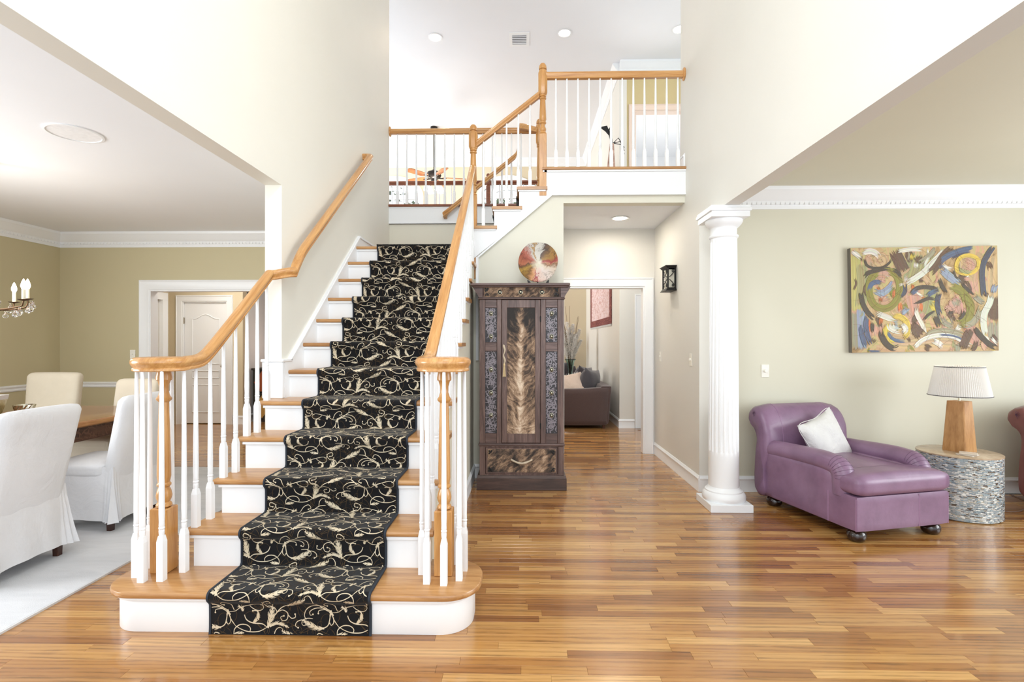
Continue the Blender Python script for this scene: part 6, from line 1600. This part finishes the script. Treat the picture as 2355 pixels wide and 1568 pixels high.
for (dx, dy, dz) in tips:
    m = MB(); b = Vector((PX, PY, PZ+.20)); tp = Vector((PX+dx, PY+dy, PZ+dz*.92))
    mid = b.lerp(tp, .5)+Vector((-dx*.15, 0, .05)); P = catmull([b, mid, tp], .03)
    m.tube(P, .003, 5)
    for i in range(420):
        u = rp_.uniform(.42, 1.0); p = P[int(u*(len(P)-1))]; L_ = .13*sin(pi*min(1, (u-.36)/.68))**.7+.02
        a = rp_.uniform(0, 6.3); d = Vector((cos(a)*.7, sin(a)*.7, rp_.uniform(.3, 1.0))).normalized()*L_; e = p+d; q = p+d*.5+Vector((0, 0, .01)); w_ = Vector((-sin(a), cos(a), 0))*.006
        m.add([p-w_*.4, p+w_*.4, q+w_, e-Vector((0, 0, .02)), q-w_], [(0, 1, 2, 3, 4)])
    part('pampas_plume', m, M['pampas'], vz, kind='stuff')
for i in range(9):
    a = rp_.uniform(0, 6.3); r = rp_.uniform(.12, .30); h = rp_.uniform(1.55, 2.05); top = (PX+r*cos(a)*1.1, PY+r*sin(a)*.6, PZ+h*.88)
    part('stick', MB().tube(catmull([(PX+.02*cos(a), PY+.02*sin(a), PZ+.02), (PX+r*.4*cos(a)+.01, PY, PZ+h*.45), top], .08), lambda u: .006-.003*u, 5), M['stick'], vz, 60)
# lamp glimpsed behind the plumes
lp2 = thing('table_lamp', 'lamp with orange lined drum shade behind the pampas plumes', 'lamp', (.82, 12.2, 0))
M['orangeshade'] = plain('shade_orange', (232, 178, 140), .8)
part('side_base', MB().rbox(.60, 1.04, 12.02, 12.38, 0, .62, .01, 1), M['chairleg'], lp2)
part('base', MB().lathe([(.07, .62), (.03, .66), (.06, .85), (.02, 1.05), (.012, 1.2)], (.82, 12.2, 0), 16), M['black'], lp2, 40)
part('lamp_shade', MB().lathe([(.19, 1.20), (.17, 1.60), (.165, 1.60), (.185, 1.20)], (.82, 12.2, 0), 28), M['orangeshade'], lp2, 40)
# hanging rug on side wall
t = NT('tribal_rug'); v = t.coord((1, 1, 1)); n = t.noise(t.coord((1, 3, 9)), 2.2, 5, .65, .6); b = t.noise(t.coord((1, 26, 5)), 2.0, 4)
M['hrug'] = t.set(t.ramp(t.math('ADD', t.math('MULTIPLY', n, .6), t.math('MULTIPLY', b, .4)), [(.32, (150, 100, 104)), (.45, (206, 170, 164)), (.55, (226, 210, 212)), (.68, (170, 120, 128))]).outputs[0], .95)
t = NT('tribal_rug_border'); b = t.noise(t.coord((1, 40, 40)), 1.5, 3); M['hrugb'] = t.set(t.ramp(b, [(.35, (74, 30, 34)), (.5, (116, 56, 56)), (.65, (168, 110, 100))]).outputs[0], .95)
hr = thing('hanging_rug', 'faded red woven rug hung on the family room side wall', 'rug', (1.555, 10.2, 1.7))
part('field', MB().box(1.545, 1.553, 9.16, 11.5, 1.84, 3.3), M['hrug'], hr)
part('border', MB().box(1.543, 1.554, 8.98, 9.16, 1.71, 3.3).box(1.543, 1.554, 11.5, 11.7, 1.71, 3.3).box(1.543, 1.554, 9.16, 11.5, 1.71, 1.84), M['hrugb'], hr)
m = MB()
for i in range(136): y = 8.99+.02*i; m.box(1.546, 1.551, y, y+.012, 1.675, 1.712)
part('fringe', m, M['pillow'], hr, kind='stuff')
single('kitchen_brick_panel', MB().box(2.0, 3.2, 10.55, 10.595, .95, 2.3), plain('brick_tan2', (196, 160, 140), .8), 'tan backsplash glimpsed through the kitchen doorway', 'backsplash')
# kitchen door leaf, slightly open, edge on
kd = tag(thing('door_2', 'white kitchen door leaf standing open past the passage', 'door', (2.66, 8.45, 0)), kind='structure'); del kd['category']
part('door_slab', MB().rbox(2.63, 2.668, 8.44, 9.2, .012, 2.03, .003, 1), M['white'], kd)
for z in (.3, 1.1, 1.8): part('hinge', MB().lathe([(.007, z-.05), (.007, z+.05)], (2.672, 8.435, 0), 8), M['nickel'], kd, 40)
# ================================================================== UPSTAIRS SCULPTURE
sx, sy, szz = 1.33, 7.95, 3.152
M['drift'] = wood('driftwood_pink', ((140, 104, 92), (184, 148, 132), (212, 182, 166)), (7, 7, 14), .6)
su = thing('sculpture', 'tapering driftwood sculpture topped with a dark metal bird in the upper hall', 'sculpture', (sx, sy, szz))
m = MB(); vs = []; fs = []; N = 14; rows = 12
for j in range(rows+1):
    u = j/rows
    for i in range(N):
        a = 2*pi*i/N; r = (.17-.13*u)*(1+.14*sin(3*a+u*4)+.06*sin(7*a+u*9)); vs.append((sx+r*cos(a)*.8+.05*u, sy+r*sin(a)*.7, szz+1.30*u))
for j in range(rows):
    for i in range(N): fs.append((j*N+i, j*N+(i+1) % N, (j+1)*N+(i+1) % N, (j+1)*N+i))
fs += [tuple(range(N-1, -1, -1)), tuple(rows*N+i for i in range(N))]
part('driftwood', m.add(vs, fs), M['drift'], su, 60)
bz = szz+1.29; bx = sx+.05
m = MB().tube(catmull([(bx, sy, bz), (bx-.01, sy, bz+.08), (bx-.03, sy, bz+.15), (bx-.05, sy, bz+.22)], .02), lambda u: .012+.012*sin(pi*u), 8)
for i in range(6):
    a = .3*i; m.poly([(bx-.04, bz+.12+.02*i), (bx-.11-.012*i, bz+.20+.012*i), (bx-.13-.005*i, bz+.235+.01*i), (bx-.07, bz+.20+.02*i)], [], 'Y', sy-.02+.008*i, sy-.016+.008*i)
m.tube([(bx-.05, sy, bz+.22), (bx-.02, sy, bz+.27), (bx-.0, sy, bz+.25)], lambda u: .014-.010*u, 8)
for i in range(3): m.tube([(bx+.02, sy, bz+.02), (bx+.10+.03*i, sy+.01*i, bz+.10-.05*i), (bx+.19, sy, bz-.05-.05*i)], .007, 6)
part('metal_bird', m, M['black'], su, 60)
# bedroom door leaf folded inward
bd = tag(thing('door_3', 'white bedroom door leaf folded open upstairs', 'door', (1.84, 8.45, 3.13)), kind='structure'); del bd['category']
part('door_slab', MB().rbox(1.828, 1.866, 8.44, 9.2, 3.14, 5.10, .003, 1), M['white'], bd)
for z in (4.75, 4.1): part('hinge', MB().lathe([(.008, z-.05), (.008, z+.05)], (1.822, 8.432, 0), 8), M['nickel'], bd, 40)
